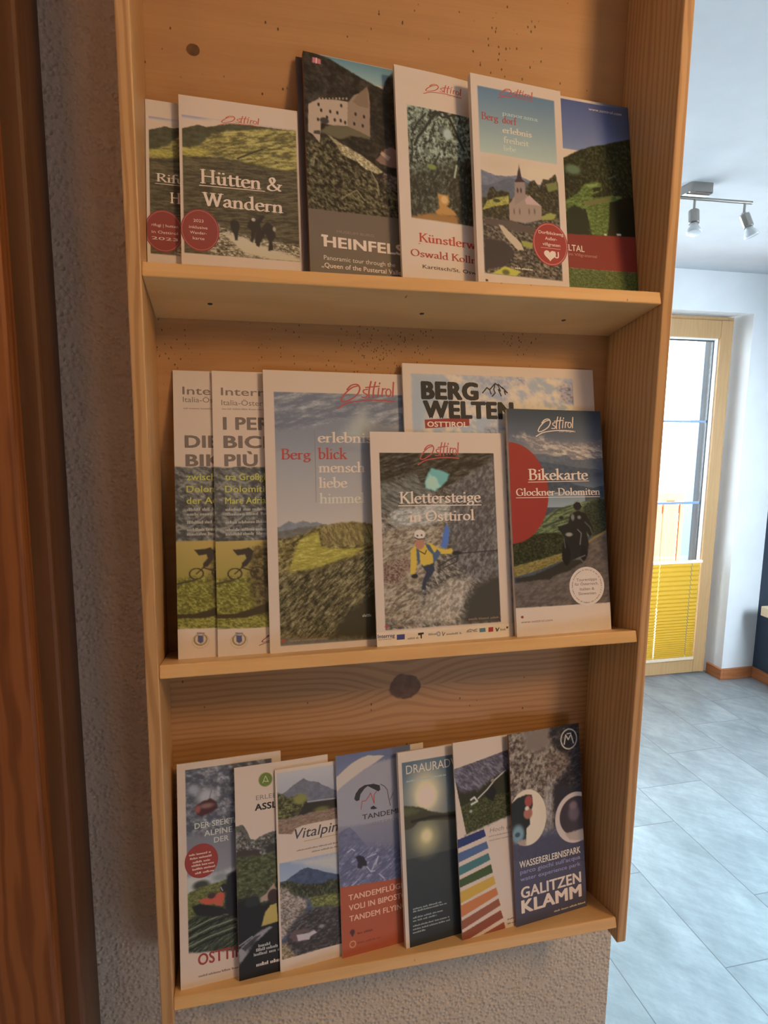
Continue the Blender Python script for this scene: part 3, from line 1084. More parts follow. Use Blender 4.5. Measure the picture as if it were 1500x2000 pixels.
BROCHURES = {
 'hut': dict(base=(0.03051, 0.03501, 1.67753), u=(0.99912, 0.04098, -0.00942), v=(-0.00011, 0.2267, 0.97396), size=(0.1145, 0.1751, 0.0035), white=(168, 128, 105), ops=[
  ('clip',[(2.5,19.5),(107.6,150.3)]),
  ('grad',[(2.5,19.5),(111.8,22.2)],(112,95,105),(158,128,112)),
  ('poly',[(18.6,13.7),(119.9,-1.4),(119.0,26.1),(58.5,27.2),(29.3,28.9)],(168,128,105),8.05),
  ('ridge',[(2.3,32.6),(8.5,30.2),(16.1,27.2),(24.9,27.9),(36.1,24.6),(47.3,21.8),(64.3,20.6),(81.6,20.5),(106.7,20.7),(112.1,20.3)],0.71,(68,56,37)),
  ('tex',[(1.9,54.1),(20.2,44.5),(29.2,34.9),(42.6,29.5),(58.5,26.6),(81.5,22.1),(112.1,19.7),(111.2,64.2),(69.0,59.7),(35.3,55.6),(19.9,58.2),(1.7,61.7)],[(0.3,(78,62,36)),(0.5,(112,88,44)),(0.7,(150,120,60))],6.5,1.7,3,-14,1.4),
  ('tex',[(1.9,50.5),(20.1,49.3),(28.8,51.7),(19.9,57.6),(1.8,57.6)],[(0.3,(120,95,40)),(0.7,(150,122,52))],3.2,0.9,4,0,1.6),
  ('line',[(52.1,55.2),(63.6,48.9),(75.2,43.2)],1.87,(62,48,30),0.47),
  ('tex',[(1.8,59.4),(19.9,57.9),(35.3,58.0),(68.9,60.9),(92.0,61.7),(111.3,60.5),(108.4,152.1),(-1.5,161.2)],[(0.3,(58,44,30)),(0.5,(72,56,38)),(0.75,(92,70,46))],7.5,1.2,5,-6,1.6),
  ('tex',[(27.3,118.0),(40.4,124.9),(55.8,129.3),(72.7,132.5),(109.0,133.9),(108.4,152.1),(22.1,159.2),(24.6,143.9)],[(0.3,(62,47,33)),(0.48,(105,80,58)),(0.62,(140,112,86)),(0.8,(172,140,112))],2.4,1.1,6,-8,1.6),
  ('poly',[(35.9,128.3),(55.8,131.7),(78.2,139.1),(108.5,147.3),(108.4,152.1),(89.2,152.5),(55.4,145.9)],(158,126,98),1.59),
  ('poly',[(43.7,117.5),(46.7,114.6),(50.6,116.2),(52.5,120.8),(50.9,127.4),(50.1,134.6),(47.7,134.8),(46.7,127.8),(44.3,124.5)],(50,38,30),0.57),
  ('poly',[(60.1,115.9),(63.6,111.9),(68.7,112.6),(74.5,107.8),(75.6,110.1),(70.8,117.2),(72.9,125.3),(68.0,137.7),(65.8,135.5),(66.6,125.9),(64.1,135.7),(61.9,134.7),(62.7,123.9),(58.8,121.3)],(50,38,30),0.58),
  ('poly',[(74.2,117.4),(78.3,114.0),(83.3,118.3),(85.4,127.7),(81.7,134.0),(82.7,141.1),(78.1,142.1),(78.9,133.1),(75.7,126.2),(71.5,133.8),(69.6,139.3),(66.9,137.8),(70.6,126.7)],(50,38,30),0.59),
  ('ell',(65.0,113.2),1.8,1.7,(150,120,98),0.47),
  ('ell',(84.2,120.6),1.4,2.2,(140,108,85),0.47),
  ('clip',None),
  ('badge',(16.8,128.2),17.1,20.0,(116,43,34),(150,70,58)),
  ('txt',(17.7,82.9),'Hütten &',13.2,75.4,(205,172,150),'serif',0),
  ('line3',[(17.1,85.3),(76.3,84.4)],0.79,(205,172,150)),
  ('txt',(18.9,104.0),'Wandern',12.4,74.4,(205,172,150),'serif',0),
  ('txt',(11.0,120.8),'2023',2.9,8.9,(190,140,120),'sans',0),
  ('txt',(7.1,127.0),'inklusive',2.9,16.3,(190,140,120),'sans',0),
  ('txt',(7.8,132.2),'Wander-',2.9,14.7,(190,140,120),'sans',0),
  ('txt',(10.2,137.4),'karte',2.9,10.2,(190,140,120),'sans',0),
  ('logo',(36.1,24.6),36.5,11.8,(160,62,40)),
 ]),
 'hein': dict(base=(0.14645, 0.031, 1.67845), u=(0.99528, 0.09456, -0.02175), v=(-0.0004, 0.22813, 0.97363), size=(0.0923, 0.231, 0.0045), white=(185, 145, 122), ops=[
  ('grad',[(-7.9,0.9),(99.7,20.0)],(82,105,108),(125,132,122)),
  ('tex',[(-4.1,-1.2),(11.1,-0.4),(25.2,2.3),(39.3,8.0),(51.0,12.9),(61.5,16.8),(72.2,20.8),(80.2,22.8),(84.1,12.2),(93.7,-0.1),(103.7,-5.7),(95.3,172.3),(-10.2,185.3)],[(0.3,(38,28,20)),(0.55,(48,37,26)),(0.8,(66,50,38))],5.1,4.0,11,30,1.0),
  ('tex',[(0.4,89.3),(13.0,89.7),(22.2,82.9),(44.6,106.7),(70.7,117.2),(97.4,126.6),(95.9,158.9),(-6.1,172.1),(-3.3,90.0)],[(0.28,(36,27,18)),(0.45,(58,46,30)),(0.62,(88,70,44)),(0.8,(118,98,66))],2.8,2.1,12,40,2.3),
  ('poly',[(3.6,53.0),(13.3,46.2),(21.0,45.0),(31.4,43.6),(43.2,43.3),(42.5,68.8),(27.8,70.7),(15.3,69.7),(13.6,90.9),(6.9,83.0),(2.6,81.1)],(160,122,98),0.52),
  ('poly',[(13.4,79.2),(22.6,71.0),(43.5,68.6),(64.5,72.8),(64.3,78.2),(45.8,77.5),(35.1,83.3)],(92,74,50),1.3),
  ('poly',[(13.9,46.6),(15.5,46.3),(15.5,44.5),(14.0,44.8)],(150,115,92),0.39),
  ('poly',[(17.3,46.0),(18.8,45.7),(18.9,43.8),(17.3,44.1)],(150,115,92),0.39),
  ('poly',[(20.6,45.3),(22.2,45.0),(22.3,43.2),(20.7,43.5)],(150,115,92),0.39),
  ('poly',[(24.0,44.7),(25.6,44.4),(25.6,42.5),(24.1,42.8)],(150,115,92),0.39),
  ('poly',[(27.4,44.0),(29.0,43.7),(29.0,41.8),(27.5,42.1)],(150,115,92),0.4),
  ('poly',[(30.8,43.4),(32.4,43.1),(32.4,41.2),(30.9,41.5)],(150,115,92),0.4),
  ('poly',[(34.2,42.7),(35.8,42.4),(35.8,40.5),(34.3,40.8)],(150,115,92),0.4),
  ('poly',[(37.6,42.0),(39.2,41.7),(39.3,39.8),(37.7,40.1)],(150,115,92),0.4),
  ('poly',[(41.0,41.4),(42.6,41.0),(42.7,39.2),(41.1,39.5)],(150,115,92),0.4),
  ('poly',[(42.9,44.7),(50.1,35.0),(55.6,31.8),(63.9,24.5),(65.1,29.0),(65.9,40.3),(64.7,75.5),(53.9,72.0),(42.2,68.8)],(132,97,76),0.53),
  ('poly',[(48.2,42.4),(55.6,31.5),(64.0,23.4),(64.6,45.9),(55.0,45.8)],(118,84,62),0.54),
  ('ell',(16.1,57.1),1.2,1.9,(52,38,30),0.39),
  ('ell',(25.1,56.7),1.2,1.9,(52,38,30),0.39),
  ('ell',(32.2,56.7),1.2,1.9,(52,38,30),0.4),
  ('ell',(12.6,67.0),1.2,1.8,(52,38,30),0.39),
  ('ell',(21.6,63.3),1.2,1.9,(52,38,30),0.39),
  ('ell',(29.3,64.5),1.2,1.9,(52,38,30),0.39),
  ('ell',(35.2,64.1),1.2,1.9,(52,38,30),0.4),
  ('ell',(39.7,65.3),1.2,1.9,(52,38,30),0.4),
  ('ell',(50.7,54.6),1.2,1.9,(52,38,30),0.4),
  ('ell',(59.2,55.7),1.2,1.9,(52,38,30),0.4),
  ('ell',(48.9,64.9),1.2,1.9,(52,38,30),0.4),
  ('ell',(57.5,65.4),1.2,1.9,(52,38,30),0.4),
  ('ell',(13.7,51.7),1.2,1.9,(52,38,30),0.39),
  ('ell',(36.4,48.6),1.2,1.9,(52,38,30),0.4),
  ('ell',(18.9,67.1),4.4,3.2,(60,46,38),0.65),
  ('poly',[(8.3,78.8),(13.4,77.9),(14.8,81.6),(7.6,82.2)],(70,52,40),0.52),
  ('tex',[(21.3,80.7),(24.8,81.8),(34.9,87.3),(50.4,93.9),(58.1,97.9),(68.6,104.2),(76.4,109.7),(70.8,113.2),(57.7,109.3),(50.0,103.2),(35.8,99.0),(29.7,89.5)],[(0.3,(120,94,62)),(0.6,(165,134,95)),(0.8,(188,158,118))],1.8,1.6,13,0,1.0),
  ('poly',[(70.1,98.4),(80.2,84.9),(87.1,82.4),(92.5,85.5),(93.0,103.7),(83.4,103.9),(74.1,101.3)],(122,82,66),0.81),
  ('poly',[(76.0,88.3),(85.3,93.5),(82.4,97.3),(74.5,91.2)],(165,122,100),0.68),
  ('tex',[(76.4,109.7),(92.5,113.9),(91.8,128.7),(83.8,125.9),(76.6,119.0)],[(0.3,(62,46,36)),(0.7,(125,92,75))],1.9,1.6,14,0,1.4),
  ('line',[(3.5,110.7),(8.1,104.8),(6.5,114.1)],0.9,(128,106,74),0.38),
  ('line',[(34.1,142.3),(48.8,132.4),(56.3,141.8)],0.91,(128,106,74),0.39),
  ('line',[(64.2,111.6),(70.4,122.6),(71.3,134.4)],0.94,(128,106,74),0.4),
  ('poly',[(-8.1,157.5),(93.3,155.5),(92.7,225.4),(-10.7,235.3)],(101,76,59),0.38),
  ('poly',[(9.3,4.4),(17.6,4.9),(17.2,10.0),(8.8,9.8)],(172,82,80),0.26),
  ('line3',[(13.2,4.6),(12.8,9.9)],0.92,(205,170,160)),
  ('txt',(13.7,192.8),'HEINFELS',10.7,81.3,(215,182,158),'sans',0.045),
  ('poly3',[(11.8,181.3),(18.3,181.4),(18.0,183.6),(11.4,183.5)],(215,182,158)),
  ('txt',(27.0,177.9),'MUSEUM BURG',2.6,37.1,(126,96,78),'sans',0),
  ('txt',(13.4,205.9),'Panoramic tour through the',4.6,71.6,(190,158,135),'sans',0),
  ('txt',(10.9,213.4),'„Queen of the Pustertal Valley“',4.8,85.9,(205,172,148),'sans',0.02),
 ]),
 'kun': dict(base=(0.23462, 0.027, 1.67937), u=(0.99481, 0.0992, -0.02281), v=(0.00082, 0.21628, 0.97633), size=(0.105, 0.2243, 0.004), white=(188, 150, 130), ops=[
  ('clip',[(11.8,39.0),(83.9,153.6)]),
  ('tex',[(8.4,38.3),(94.5,21.6),(87.4,155.6),(3.0,166.4)],[(0.3,(46,42,34)),(0.45,(82,80,66)),(0.6,(118,116,98)),(0.78,(152,150,130))],2.2,2.7,21,25,0.1),
  ('tex',[(9.6,106.8),(33.3,97.7),(61.8,90.4),(84.0,81.4),(87.4,155.6),(3.0,166.4)],[(0.3,(44,38,30)),(0.6,(66,58,44)),(0.8,(98,92,74))],1.9,3.2,22,20,8.1),
  ('line',[(18.3,79.0),(22.1,70.4),(29.4,61.1),(37.0,49.0),(42.9,42.5),(50.1,39.1),(57.0,43.9),(62.2,53.8),(67.4,65.1),(72.7,75.1)],2.72,(48,42,36),0.68),
  ('line',[(35.8,43.8),(43.0,40.4),(49.8,45.2),(68.8,37.6)],2.21,(48,42,36),0.69),
  ('line',[(67.3,37.8),(70.0,42.8),(67.5,48.7)],1.99,(48,42,36),0.71),
  ('line',[(15.1,74.3),(15.9,87.3),(11.9,101.2)],1.63,(48,42,36),0.68),
  ('line',[(31.6,44.6),(21.3,57.2),(15.3,68.9)],1.66,(48,42,36),0.69),
  ('line',[(45.1,83.8),(39.0,94.1),(42.8,102.9),(36.8,113.1)],1.66,(48,42,36),0.69),
  ('line',[(59.5,109.7),(61.6,95.9),(66.5,84.3)],1.67,(48,42,36),0.7),
  ('line',[(18.6,118.5),(22.1,131.2),(20.2,143.2)],1.89,(48,42,36),0.68),
  ('line',[(74.8,89.7),(70.9,110.6),(73.9,137.2)],1.98,(48,42,36),0.71),
  ('line',[(36.3,62.5),(34.5,72.2),(27.3,77.4)],1.38,(48,42,36),0.69),
  ('ell',(49.2,58.9),4.0,3.3,(88,86,80),1.12),
  ('ell',(54.7,61.9),4.9,6.0,(150,150,138),1.96),
  ('ell',(31.2,83.4),3.4,2.7,(90,92,75),0.82),
  ('ell',(36.0,98.9),4.8,2.7,(112,112,52),1.1),
  ('line',[(63.2,92.9),(60.4,105.5)],1.96,(150,145,125),0.7),
  ('poly',[(40.4,124.5),(46.0,125.7),(52.3,125.5),(53.4,132.0),(50.3,137.1),(57.9,140.7),(60.6,145.0),(39.3,148.5),(38.1,143.4),(41.8,140.3),(41.5,131.0)],(168,108,52),1.1),
  ('ell',(47.8,130.8),3.7,4.0,(190,138,82),1.1),
  ('poly',[(11.6,152.9),(29.6,147.2),(45.0,146.4),(62.0,145.5),(62.9,154.7),(30.5,157.6),(11.5,156.8)],(142,90,44),2.14),
  ('clip',None),
  ('txt',(18.4,176.8),'Künstlerweg',8.6,76.8,(165,52,38),'serif',0),
  ('line3',[(17.9,179.0),(95.0,177.9)],0.53,(165,52,38)),
  ('txt',(9.2,192.1),'Oswald Kollrei',7.0,79.2,(150,52,40),'serif',0),
  ('txt',(21.3,203.3),'Kartitsch/St. Oswald',3.9,68.0,(58,40,34),'sans',0.01),
  ('logo',(30.4,24.0),41.7,13.6,(170,66,52)),
  ('txt',(56.7,21.1),'Dein Bergtirol',1.7,15.2,(150,80,68),'sans',0),
 ]),
 'dorf': dict(base=(0.30921, 0.02, 1.68098), u=(0.99628, 0.084, -0.01932), v=(0.00204, 0.20105, 0.97958), size=(0.103, 0.2177, 0.006), white=(196, 160, 128), ops=[
  ('clip',[(7.3,11.9),(95.0,201.6)]),
  ('grad',[(4.4,11.6),(104.2,78.7)],(86,104,112),(158,158,130)),
  ('ell',(29.5,89.9),29.1,8.5,(190,155,118),7.36),
  ('ell',(71.3,92.2),22.3,6.5,(196,164,124),6.07),
  ('ridge',[(0.7,97.0),(8.1,97.3),(15.5,99.3),(22.9,101.0),(35.1,100.6),(46.0,98.2),(53.7,99.0),(61.4,101.0),(70.8,103.7),(102.9,103.5)],0.69,(104,100,100)),
  ('ridge',[(-0.1,113.7),(14.9,112.3),(27.2,107.0),(38.2,101.3),(48.9,102.5),(102.6,107.9)],0.55,(88,86,84)),
  ('tex',[(-0.7,127.5),(12.8,124.3),(16.2,115.5),(20.1,112.9),(24.0,117.9),(29.8,115.7),(37.4,116.8),(38.6,123.6),(55.8,119.9),(57.9,108.3),(62.2,102.1),(67.8,99.8),(72.9,107.7),(77.4,97.3),(83.8,97.3),(92.2,90.3),(95.7,100.9),(103.1,99.1),(100.9,139.8),(-1.6,149.6)],[(0.3,(40,34,20)),(0.6,(62,52,30)),(0.8,(92,80,42))],1.8,1.9,31,0,0.9),
  ('tex',[(7.7,138.1),(12.7,128.5),(23.4,123.6),(37.2,120.3),(37.2,128.7),(21.5,132.9)],[(0.3,(128,112,40)),(0.7,(168,148,58))],2.1,1.1,32,0,0.7),
  ('ell',(23.5,127.0),4.0,1.7,(62,55,30),0.58),
  ('poly',[(80.4,102.3),(93.4,97.6),(94.9,106.0),(83.1,110.5)],(110,104,48),1.22),
  ('poly',[(72.2,137.6),(83.6,131.9),(91.6,132.3),(88.1,138.5),(75.2,140.8)],(140,130,52),0.91),
  ('poly',[(37.2,128.7),(44.2,119.4),(57.6,116.2),(74.7,126.2),(74.0,140.2),(54.5,146.2),(36.9,146.2)],(148,116,90),0.59),
  ('poly',[(55.4,121.7),(60.7,116.4),(73.1,125.6),(57.1,126.3)],(180,136,116),0.6),
  ('poly',[(44.6,104.6),(56.0,102.9),(56.4,119.8),(43.7,129.3)],(138,108,88),0.59),
  ('poly',[(50.5,85.6),(52.7,100.6),(56.6,103.4),(44.4,105.1),(47.4,100.6)],(58,42,40),0.6),
  ('ell',(47.6,113.3),1.1,2.6,(70,52,44),0.45),
  ('ell',(51.5,112.8),1.1,2.6,(70,52,44),0.45),
  ('ell',(42.6,135.7),0.9,3.1,(105,80,64),0.44),
  ('ell',(48.9,134.9),0.9,3.1,(105,80,64),0.45),
  ('ell',(59.8,133.5),0.9,3.1,(105,80,64),0.45),
  ('ell',(66.1,132.7),1.0,3.1,(105,80,64),0.45),
  ('tex',[(-1.5,145.5),(36.1,144.9),(54.5,146.9),(101.1,135.4),(96.9,214.5),(-4.9,223.4)],[(0.28,(40,34,26)),(0.46,(70,58,42)),(0.6,(102,84,62)),(0.8,(142,116,88))],2.4,1.7,33,15,1.4),
  ('poly',[(8.8,146.9),(36.0,145.6),(65.3,149.8),(63.4,156.4),(34.1,154.9),(8.6,151.8)],(84,64,50),0.86),
  ('poly',[(24.4,151.2),(28.9,151.4),(48.8,167.2),(51.6,173.8),(45.3,175.2),(32.1,163.5)],(182,148,110),0.73),
  ('poly',[(8.0,166.2),(31.9,167.7),(42.2,177.6),(30.8,192.7),(6.5,199.2)],(58,46,38),1.44),
  ('poly',[(49.0,164.3),(62.9,165.6),(61.0,171.4),(51.0,170.4)],(140,126,48),0.89),
  ('poly',[(14.5,201.9),(29.2,192.8),(47.4,196.6),(41.0,202.1),(25.7,202.8)],(172,152,46),0.72),
  ('ell',(30.5,198.9),4.0,2.8,(92,84,36),1.16),
  ('clip',None),
  ('badge',(82.7,164.8),20.5,22.6,(148,42,32),(190,110,90)),
  ('txt',(10.1,45.5),'Berg',7.3,19.4,(160,62,56),'serif',0),
  ('txt',(33.4,45.7),'dorf',7.4,17.0,(160,62,56),'serif',0),
  ('txt',(33.5,37.5),'panorama',4.3,41.4,(160,162,150),'serif',0),
  ('txt',(33.4,55.6),'erlebnis',6.0,33.4,(205,186,160),'serif',0),
  ('txt',(33.7,65.7),'freiheit',6.0,29.2,(192,180,156),'serif',0),
  ('txt',(33.6,74.1),'liebe',5.4,14.3,(182,172,150),'serif',0),
  ('txt',(69.4,154.7),'Dorfblickweg',3.4,28.9,(220,178,152),'sans',0.01),
  ('txt',(76.7,160.6),'Außer-',3.4,14.0,(220,178,152),'sans',0.01),
  ('txt',(73.5,166.6),'villgraten',3.4,20.5,(220,178,152),'sans',0.01),
  ('line3',[(71.4,169.1),(94.2,168.9)],0.45,(200,140,118)),
  ('heart',(81.6,176.2),7.0,6.3,(222,185,158)),
  ('txt',(86.6,178.6),'U',6.9,5.5,(222,185,158),'sans',0.05),
  ('logo',(29.7,20.6),39.6,13.1,(172,62,44)),
  ('txt',(54.5,19.2),'Dein Bergtirol',1.4,17.4,(120,100,98),'sans',0),
  ('txt',(41.0,194.4),'',2.2,19.8,(200,170,130),'micro',0),
  ('ell',(9.0,208.9),1.5,1.2,(70,50,35),0.29),
 ]),
 'eltal': dict(base=(0.39432, 0.033, 1.67799), u=(0.9983, 0.05678, -0.01306), v=(0.001, 0.20743, 0.97825), size=(0.105, 0.2188, 0.003), white=(190, 150, 125), ops=[
  ('grad',[(1.0,3.4),(118.3,56.4)],(66,70,102),(104,104,124)),
  ('poly',[(67.1,-3.1),(128.3,-13.1),(124.5,43.2),(90.2,35.9)],(66,68,84),14.58),
  ('tex',[(-3.2,78.8),(23.2,66.7),(35.0,59.6),(46.9,54.2),(60.5,49.0),(72.5,46.1),(86.4,41.3),(103.1,36.1),(125.3,30.7),(116.6,160.1),(-8.3,171.9)],[(0.3,(28,27,14)),(0.55,(42,40,20)),(0.8,(64,60,32))],2.2,2.3,41,0,0.8),
  ('ell',(32.3,78.5),9.2,5.1,(84,92,62),2.2),
  ('line',[(75.2,83.3),(84.0,79.2)],1.61,(72,76,48),0.64),
  ('tex',[(10.4,120.8),(23.8,112.2),(37.4,103.2),(44.5,93.2),(58.1,88.5),(66.4,89.2),(66.8,97.1),(52.1,104.9),(57.0,106.5),(75.7,102.0),(91.1,100.9),(90.9,104.7),(75.6,109.5),(74.5,126.8),(69.5,148.2),(51.2,147.1),(47.9,132.7),(45.4,120.5),(34.8,118.7),(21.4,125.4),(9.9,129.6)],[(0.3,(62,68,26)),(0.55,(80,88,34)),(0.8,(108,112,50))],2.9,1.5,42,-15,0.8),
  ('poly',[(47.8,93.5),(61.3,90.3),(61.1,93.3),(49.3,96.3)],(108,116,56),0.95),
  ('poly',[(54.6,96.4),(66.2,93.5),(64.2,98.2),(55.7,100.0)],(34,32,18),0.79),
  ('poly',[(38.3,114.6),(58.6,107.8),(77.4,102.6),(77.1,107.1),(53.2,115.1)],(98,84,44),0.94),
  ('poly',[(23.2,122.3),(31.7,116.9),(46.0,124.1),(47.7,150.4),(21.4,153.1)],(34,36,18),1.24),
  ('poly',[(75.2,110.3),(94.5,102.0),(120.7,98.9),(117.7,143.3),(71.2,148.0)],(26,25,13),1.61),
  ('poly',[(-7.1,149.5),(21.7,149.0),(57.8,147.2),(117.7,143.3),(115.0,183.1),(55.5,184.9),(-9.0,185.5)],(122,36,26),0.45),
  ('ell',(67.6,145.4),1.7,1.0,(180,165,145),0.64),
  ('ell',(83.3,143.8),1.7,1.1,(180,165,145),0.64),
  ('ell',(85.8,143.6),1.7,1.1,(180,165,145),0.64),
  ('tex',[(-9.0,185.5),(55.5,184.9),(115.0,183.1),(113.0,212.9),(-11.0,222.0)],[(0.3,(58,62,24)),(0.6,(80,84,36)),(0.8,(102,104,56))],1.3,0.9,43,0,0.5),
  ('txt',(-6.4,166.8),'WINKELTAL',6.9,47.4,(205,188,168),'sans',0.02),
  ('txt',(22.0,171.9),'im Villgratental',3.2,33.7,(168,100,84),'sans',0),
  ('txt',(55.3,10.6),'www.osttirol.com',3.3,41.1,(205,195,185),'sans',0),
 ]),
 'i1': dict(base=(0.01467, 0.035, 1.31903), u=(0.99936, 0.03486, -0.00802), v=(0.0005, 0.21051, 0.97759), size=(0.105, 0.2874, 0.0016), white=(180, 140, 112), ops=[
  ('tex',[(-3.7,96.9),(2.3,97.7),(15.7,98.5),(24.7,97.0),(36.8,98.3),(89.8,97.2),(87.7,177.6),(-3.6,174.4)],[(0.3,(66,56,48)),(0.5,(84,72,60)),(0.65,(104,90,76)),(0.82,(132,114,96))],4.4,3.1,51,28,0.9),
  ('line',[(3.3,120.3),(15.4,109.5),(30.4,114.4),(49.0,105.0)],1.52,(122,106,90),0.76),
  ('line',[(1.1,160.7),(14.5,158.0),(29.7,145.8),(48.2,139.9)],1.51,(122,106,90),0.76),
  ('line',[(11.4,164.1),(29.4,159.9),(50.7,162.1)],1.52,(122,106,90),0.76),
  ('grad',[(-3.6,172.6),(86.6,217.3)],(156,116,52),(132,104,40)),
  ('tex',[(-4.2,209.7),(16.5,207.6),(86.9,207.8),(85.4,263.8),(-5.1,257.7)],[(0.3,(84,70,22)),(0.55,(116,98,34)),(0.8,(146,122,48))],2.3,1.5,52,10,2.4),
  ('tex',[(35.0,182.0),(44.2,177.6),(87.7,176.0),(85.8,248.9),(39.6,246.0),(31.4,211.4)],[(0.3,(62,46,26)),(0.7,(112,84,44))],3.0,2.5,53,0,6.1),
  ('poly',[(17.0,180.6),(26.0,180.4),(32.8,179.1),(37.3,182.9),(34.8,191.4),(30.2,197.4),(24.8,199.5),(25.7,194.1),(30.3,189.6),(28.9,185.7),(21.4,186.5)],(58,44,34),0.61),
  ('ring',(18.8,204.7),6.6,5.3,1.21,(62,48,32)),
  ('ring',(40.6,204.1),6.7,5.3,1.23,(62,48,32)),
  ('line',[(18.8,204.7),(25.6,198.8),(40.6,204.1)],1.21,(58,44,32),0.46),
  ('line',[(0.8,213.8),(10.4,212.0),(17.1,211.1)],2.1,(70,54,32),0.6),
  ('poly',[(-1.9,243.4),(17.2,244.0),(30.7,240.8),(39.8,238.0),(52.1,234.6),(86.4,226.8),(86.1,236.3),(51.9,243.7),(27.6,248.7),(-2.0,247.7)],(62,46,26),0.75),
  ('poly',[(-6.6,258.0),(85.5,260.2),(84.4,299.0),(-7.2,291.6)],(180,140,112),0.3),
  ('ring',(21.4,269.4),5.9,5.5,1.36,(120,92,50)),
  ('poly',[(18.9,265.3),(24.2,265.7),(24.1,271.8),(21.4,273.4),(18.7,271.4)],(72,66,88),0.45),
  ('poly',[(17.7,262.4),(25.5,263.0),(24.5,264.8),(18.6,264.3)],(90,78,88),0.45),
  ('ring',(21.4,271.0),8.0,7.0,0.6,(165,124,90)),
  ('txt',(8.9,24.3),'Interreg',8.3,59.4,(112,86,72),'sans',0.012),
  ('txt',(9.2,32.2),'Italia-Österreich',5.7,57.7,(112,86,72),'sans',0),
  ('txt',(9.6,39.2),'',1.6,53.3,(130,100,84),'micro',0),
  ('txt',(10.1,78.1),'DIE',12.6,32.9,(106,81,66),'sans',0.05),
  ('txt',(10.5,96.9),'BIKE',12.2,46.7,(106,81,66),'sans',0.05),
  ('txt',(11.2,111.1),'zwischen',6.9,38.7,(160,138,46),'sans',0.02),
  ('txt',(11.0,123.3),'Dolomiten',6.9,46.3,(160,138,46),'sans',0.02),
  ('txt',(10.8,134.8),'der Adria',6.9,41.6,(160,138,46),'sans',0.02),
  ('txt',(11.2,142.0),'',3.1,55.5,(150,128,106),'micro',0),
  ('txt',(11.1,146.7),'',3.1,55.4,(150,128,106),'micro',0),
  ('txt',(11.0,154.8),'',3.1,55.3,(150,128,106),'micro',0),
  ('txt',(10.8,162.2),'',3.1,55.3,(150,128,106),'micro',0),
  ('txt',(10.7,166.6),'',3.1,55.3,(150,128,106),'micro',0),
 ]),
 'i2': dict(base=(0.05251, 0.0332, 1.31944), u=(0.99936, 0.0349, -0.00803), v=(0.0005, 0.21051, 0.97759), size=(0.105, 0.2873, 0.0016), white=(180, 140, 112), ops=[
  ('tex',[(-4.4,97.4),(1.7,98.2),(15.4,99.0),(24.7,97.4),(37.1,98.8),(91.5,97.7),(89.0,178.9),(-4.6,175.7)],[(0.3,(66,56,48)),(0.5,(84,72,60)),(0.65,(104,90,76)),(0.82,(132,114,96))],4.5,3.2,51,28,0.9),
  ('line',[(2.7,121.1),(15.2,110.1),(30.5,115.0),(49.5,105.6)],1.55,(122,106,90),0.77),
  ('line',[(0.3,161.8),(14.0,159.0),(29.7,146.8),(48.6,140.8)],1.54,(122,106,90),0.77),
  ('line',[(10.8,165.2),(29.3,161.0),(51.1,163.3)],1.55,(122,106,90),0.77),
  ('grad',[(-4.5,173.8),(87.8,219.0)],(156,116,52),(132,104,40)),
  ('tex',[(-5.4,211.3),(15.9,209.2),(88.1,209.4),(86.4,266.0),(-6.4,259.7)],[(0.3,(84,70,22)),(0.55,(116,98,34)),(0.8,(146,122,48))],2.4,1.5,52,10,2.4),
  ('tex',[(35.0,183.3),(44.4,178.9),(89.1,177.3),(86.8,250.9),(39.5,248.0),(31.1,213.1)],[(0.3,(62,46,26)),(0.7,(112,84,44))],3.1,2.5,53,0,6.3),
  ('poly',[(16.5,181.9),(25.7,181.7),(32.7,180.4),(37.3,184.2),(34.7,192.8),(29.9,198.9),(24.5,201.0),(25.4,195.6),(30.1,191.0),(28.7,187.1),(21.0,187.9)],(58,44,34),0.62),
  ('ring',(18.2,206.2),6.7,5.3,1.24,(62,48,32)),
  ('ring',(40.6,205.7),6.8,5.4,1.25,(62,48,32)),
  ('line',[(18.2,206.2),(25.3,200.3),(40.6,205.7)],1.24,(58,44,32),0.46),
  ('line',[(-0.2,215.4),(9.7,213.6),(16.6,212.7)],2.14,(70,54,32),0.61),
  ('poly',[(-3.1,245.4),(16.5,246.0),(30.4,242.8),(39.7,239.9),(52.3,236.5),(87.5,228.6),(87.2,238.2),(52.0,245.6),(27.1,250.7),(-3.2,249.7)],(62,46,26),0.76),
  ('poly',[(-7.9,260.1),(86.5,262.4),(85.3,301.6),(-8.6,293.9)],(180,140,112),0.3),
  ('ring',(20.8,271.6),6.1,5.6,1.38,(120,92,50)),
  ('poly',[(18.1,267.4),(23.6,267.8),(23.5,274.0),(20.7,275.6),(18.0,273.6)],(72,66,88),0.46),
  ('poly',[(17.0,264.6),(24.9,265.1),(24.0,266.9),(17.9,266.5)],(90,78,88),0.46),
  ('ring',(20.7,273.2),8.2,7.1,0.61,(165,124,90)),
  ('txt',(8.7,25.0),'Interreg',8.3,60.9,(112,86,72),'sans',0.012),
  ('txt',(8.9,35.2),'Italia-Österreich',5.8,59.3,(112,86,72),'sans',0),
  ('txt',(9.4,39.7),'',1.6,54.7,(130,100,84),'micro',0),
  ('txt',(9.9,60.0),'I PERCORSI',13.1,109.3,(106,81,66),'sans',0.05),
  ('txt',(10.0,78.7),'BICI',12.7,44.2,(106,81,66),'sans',0.05),
  ('txt',(10.4,97.4),'PIÙ',12.4,33.4,(106,81,66),'sans',0.05),
  ('txt',(10.8,111.7),'tra Großglockner',7.0,67.3,(160,138,46),'sans',0.02),
  ('txt',(10.5,124.0),'Dolomiti e',6.9,48.0,(160,138,46),'sans',0.02),
  ('txt',(10.3,135.7),'Mare Adriatico',6.9,54.3,(160,138,46),'sans',0.02),
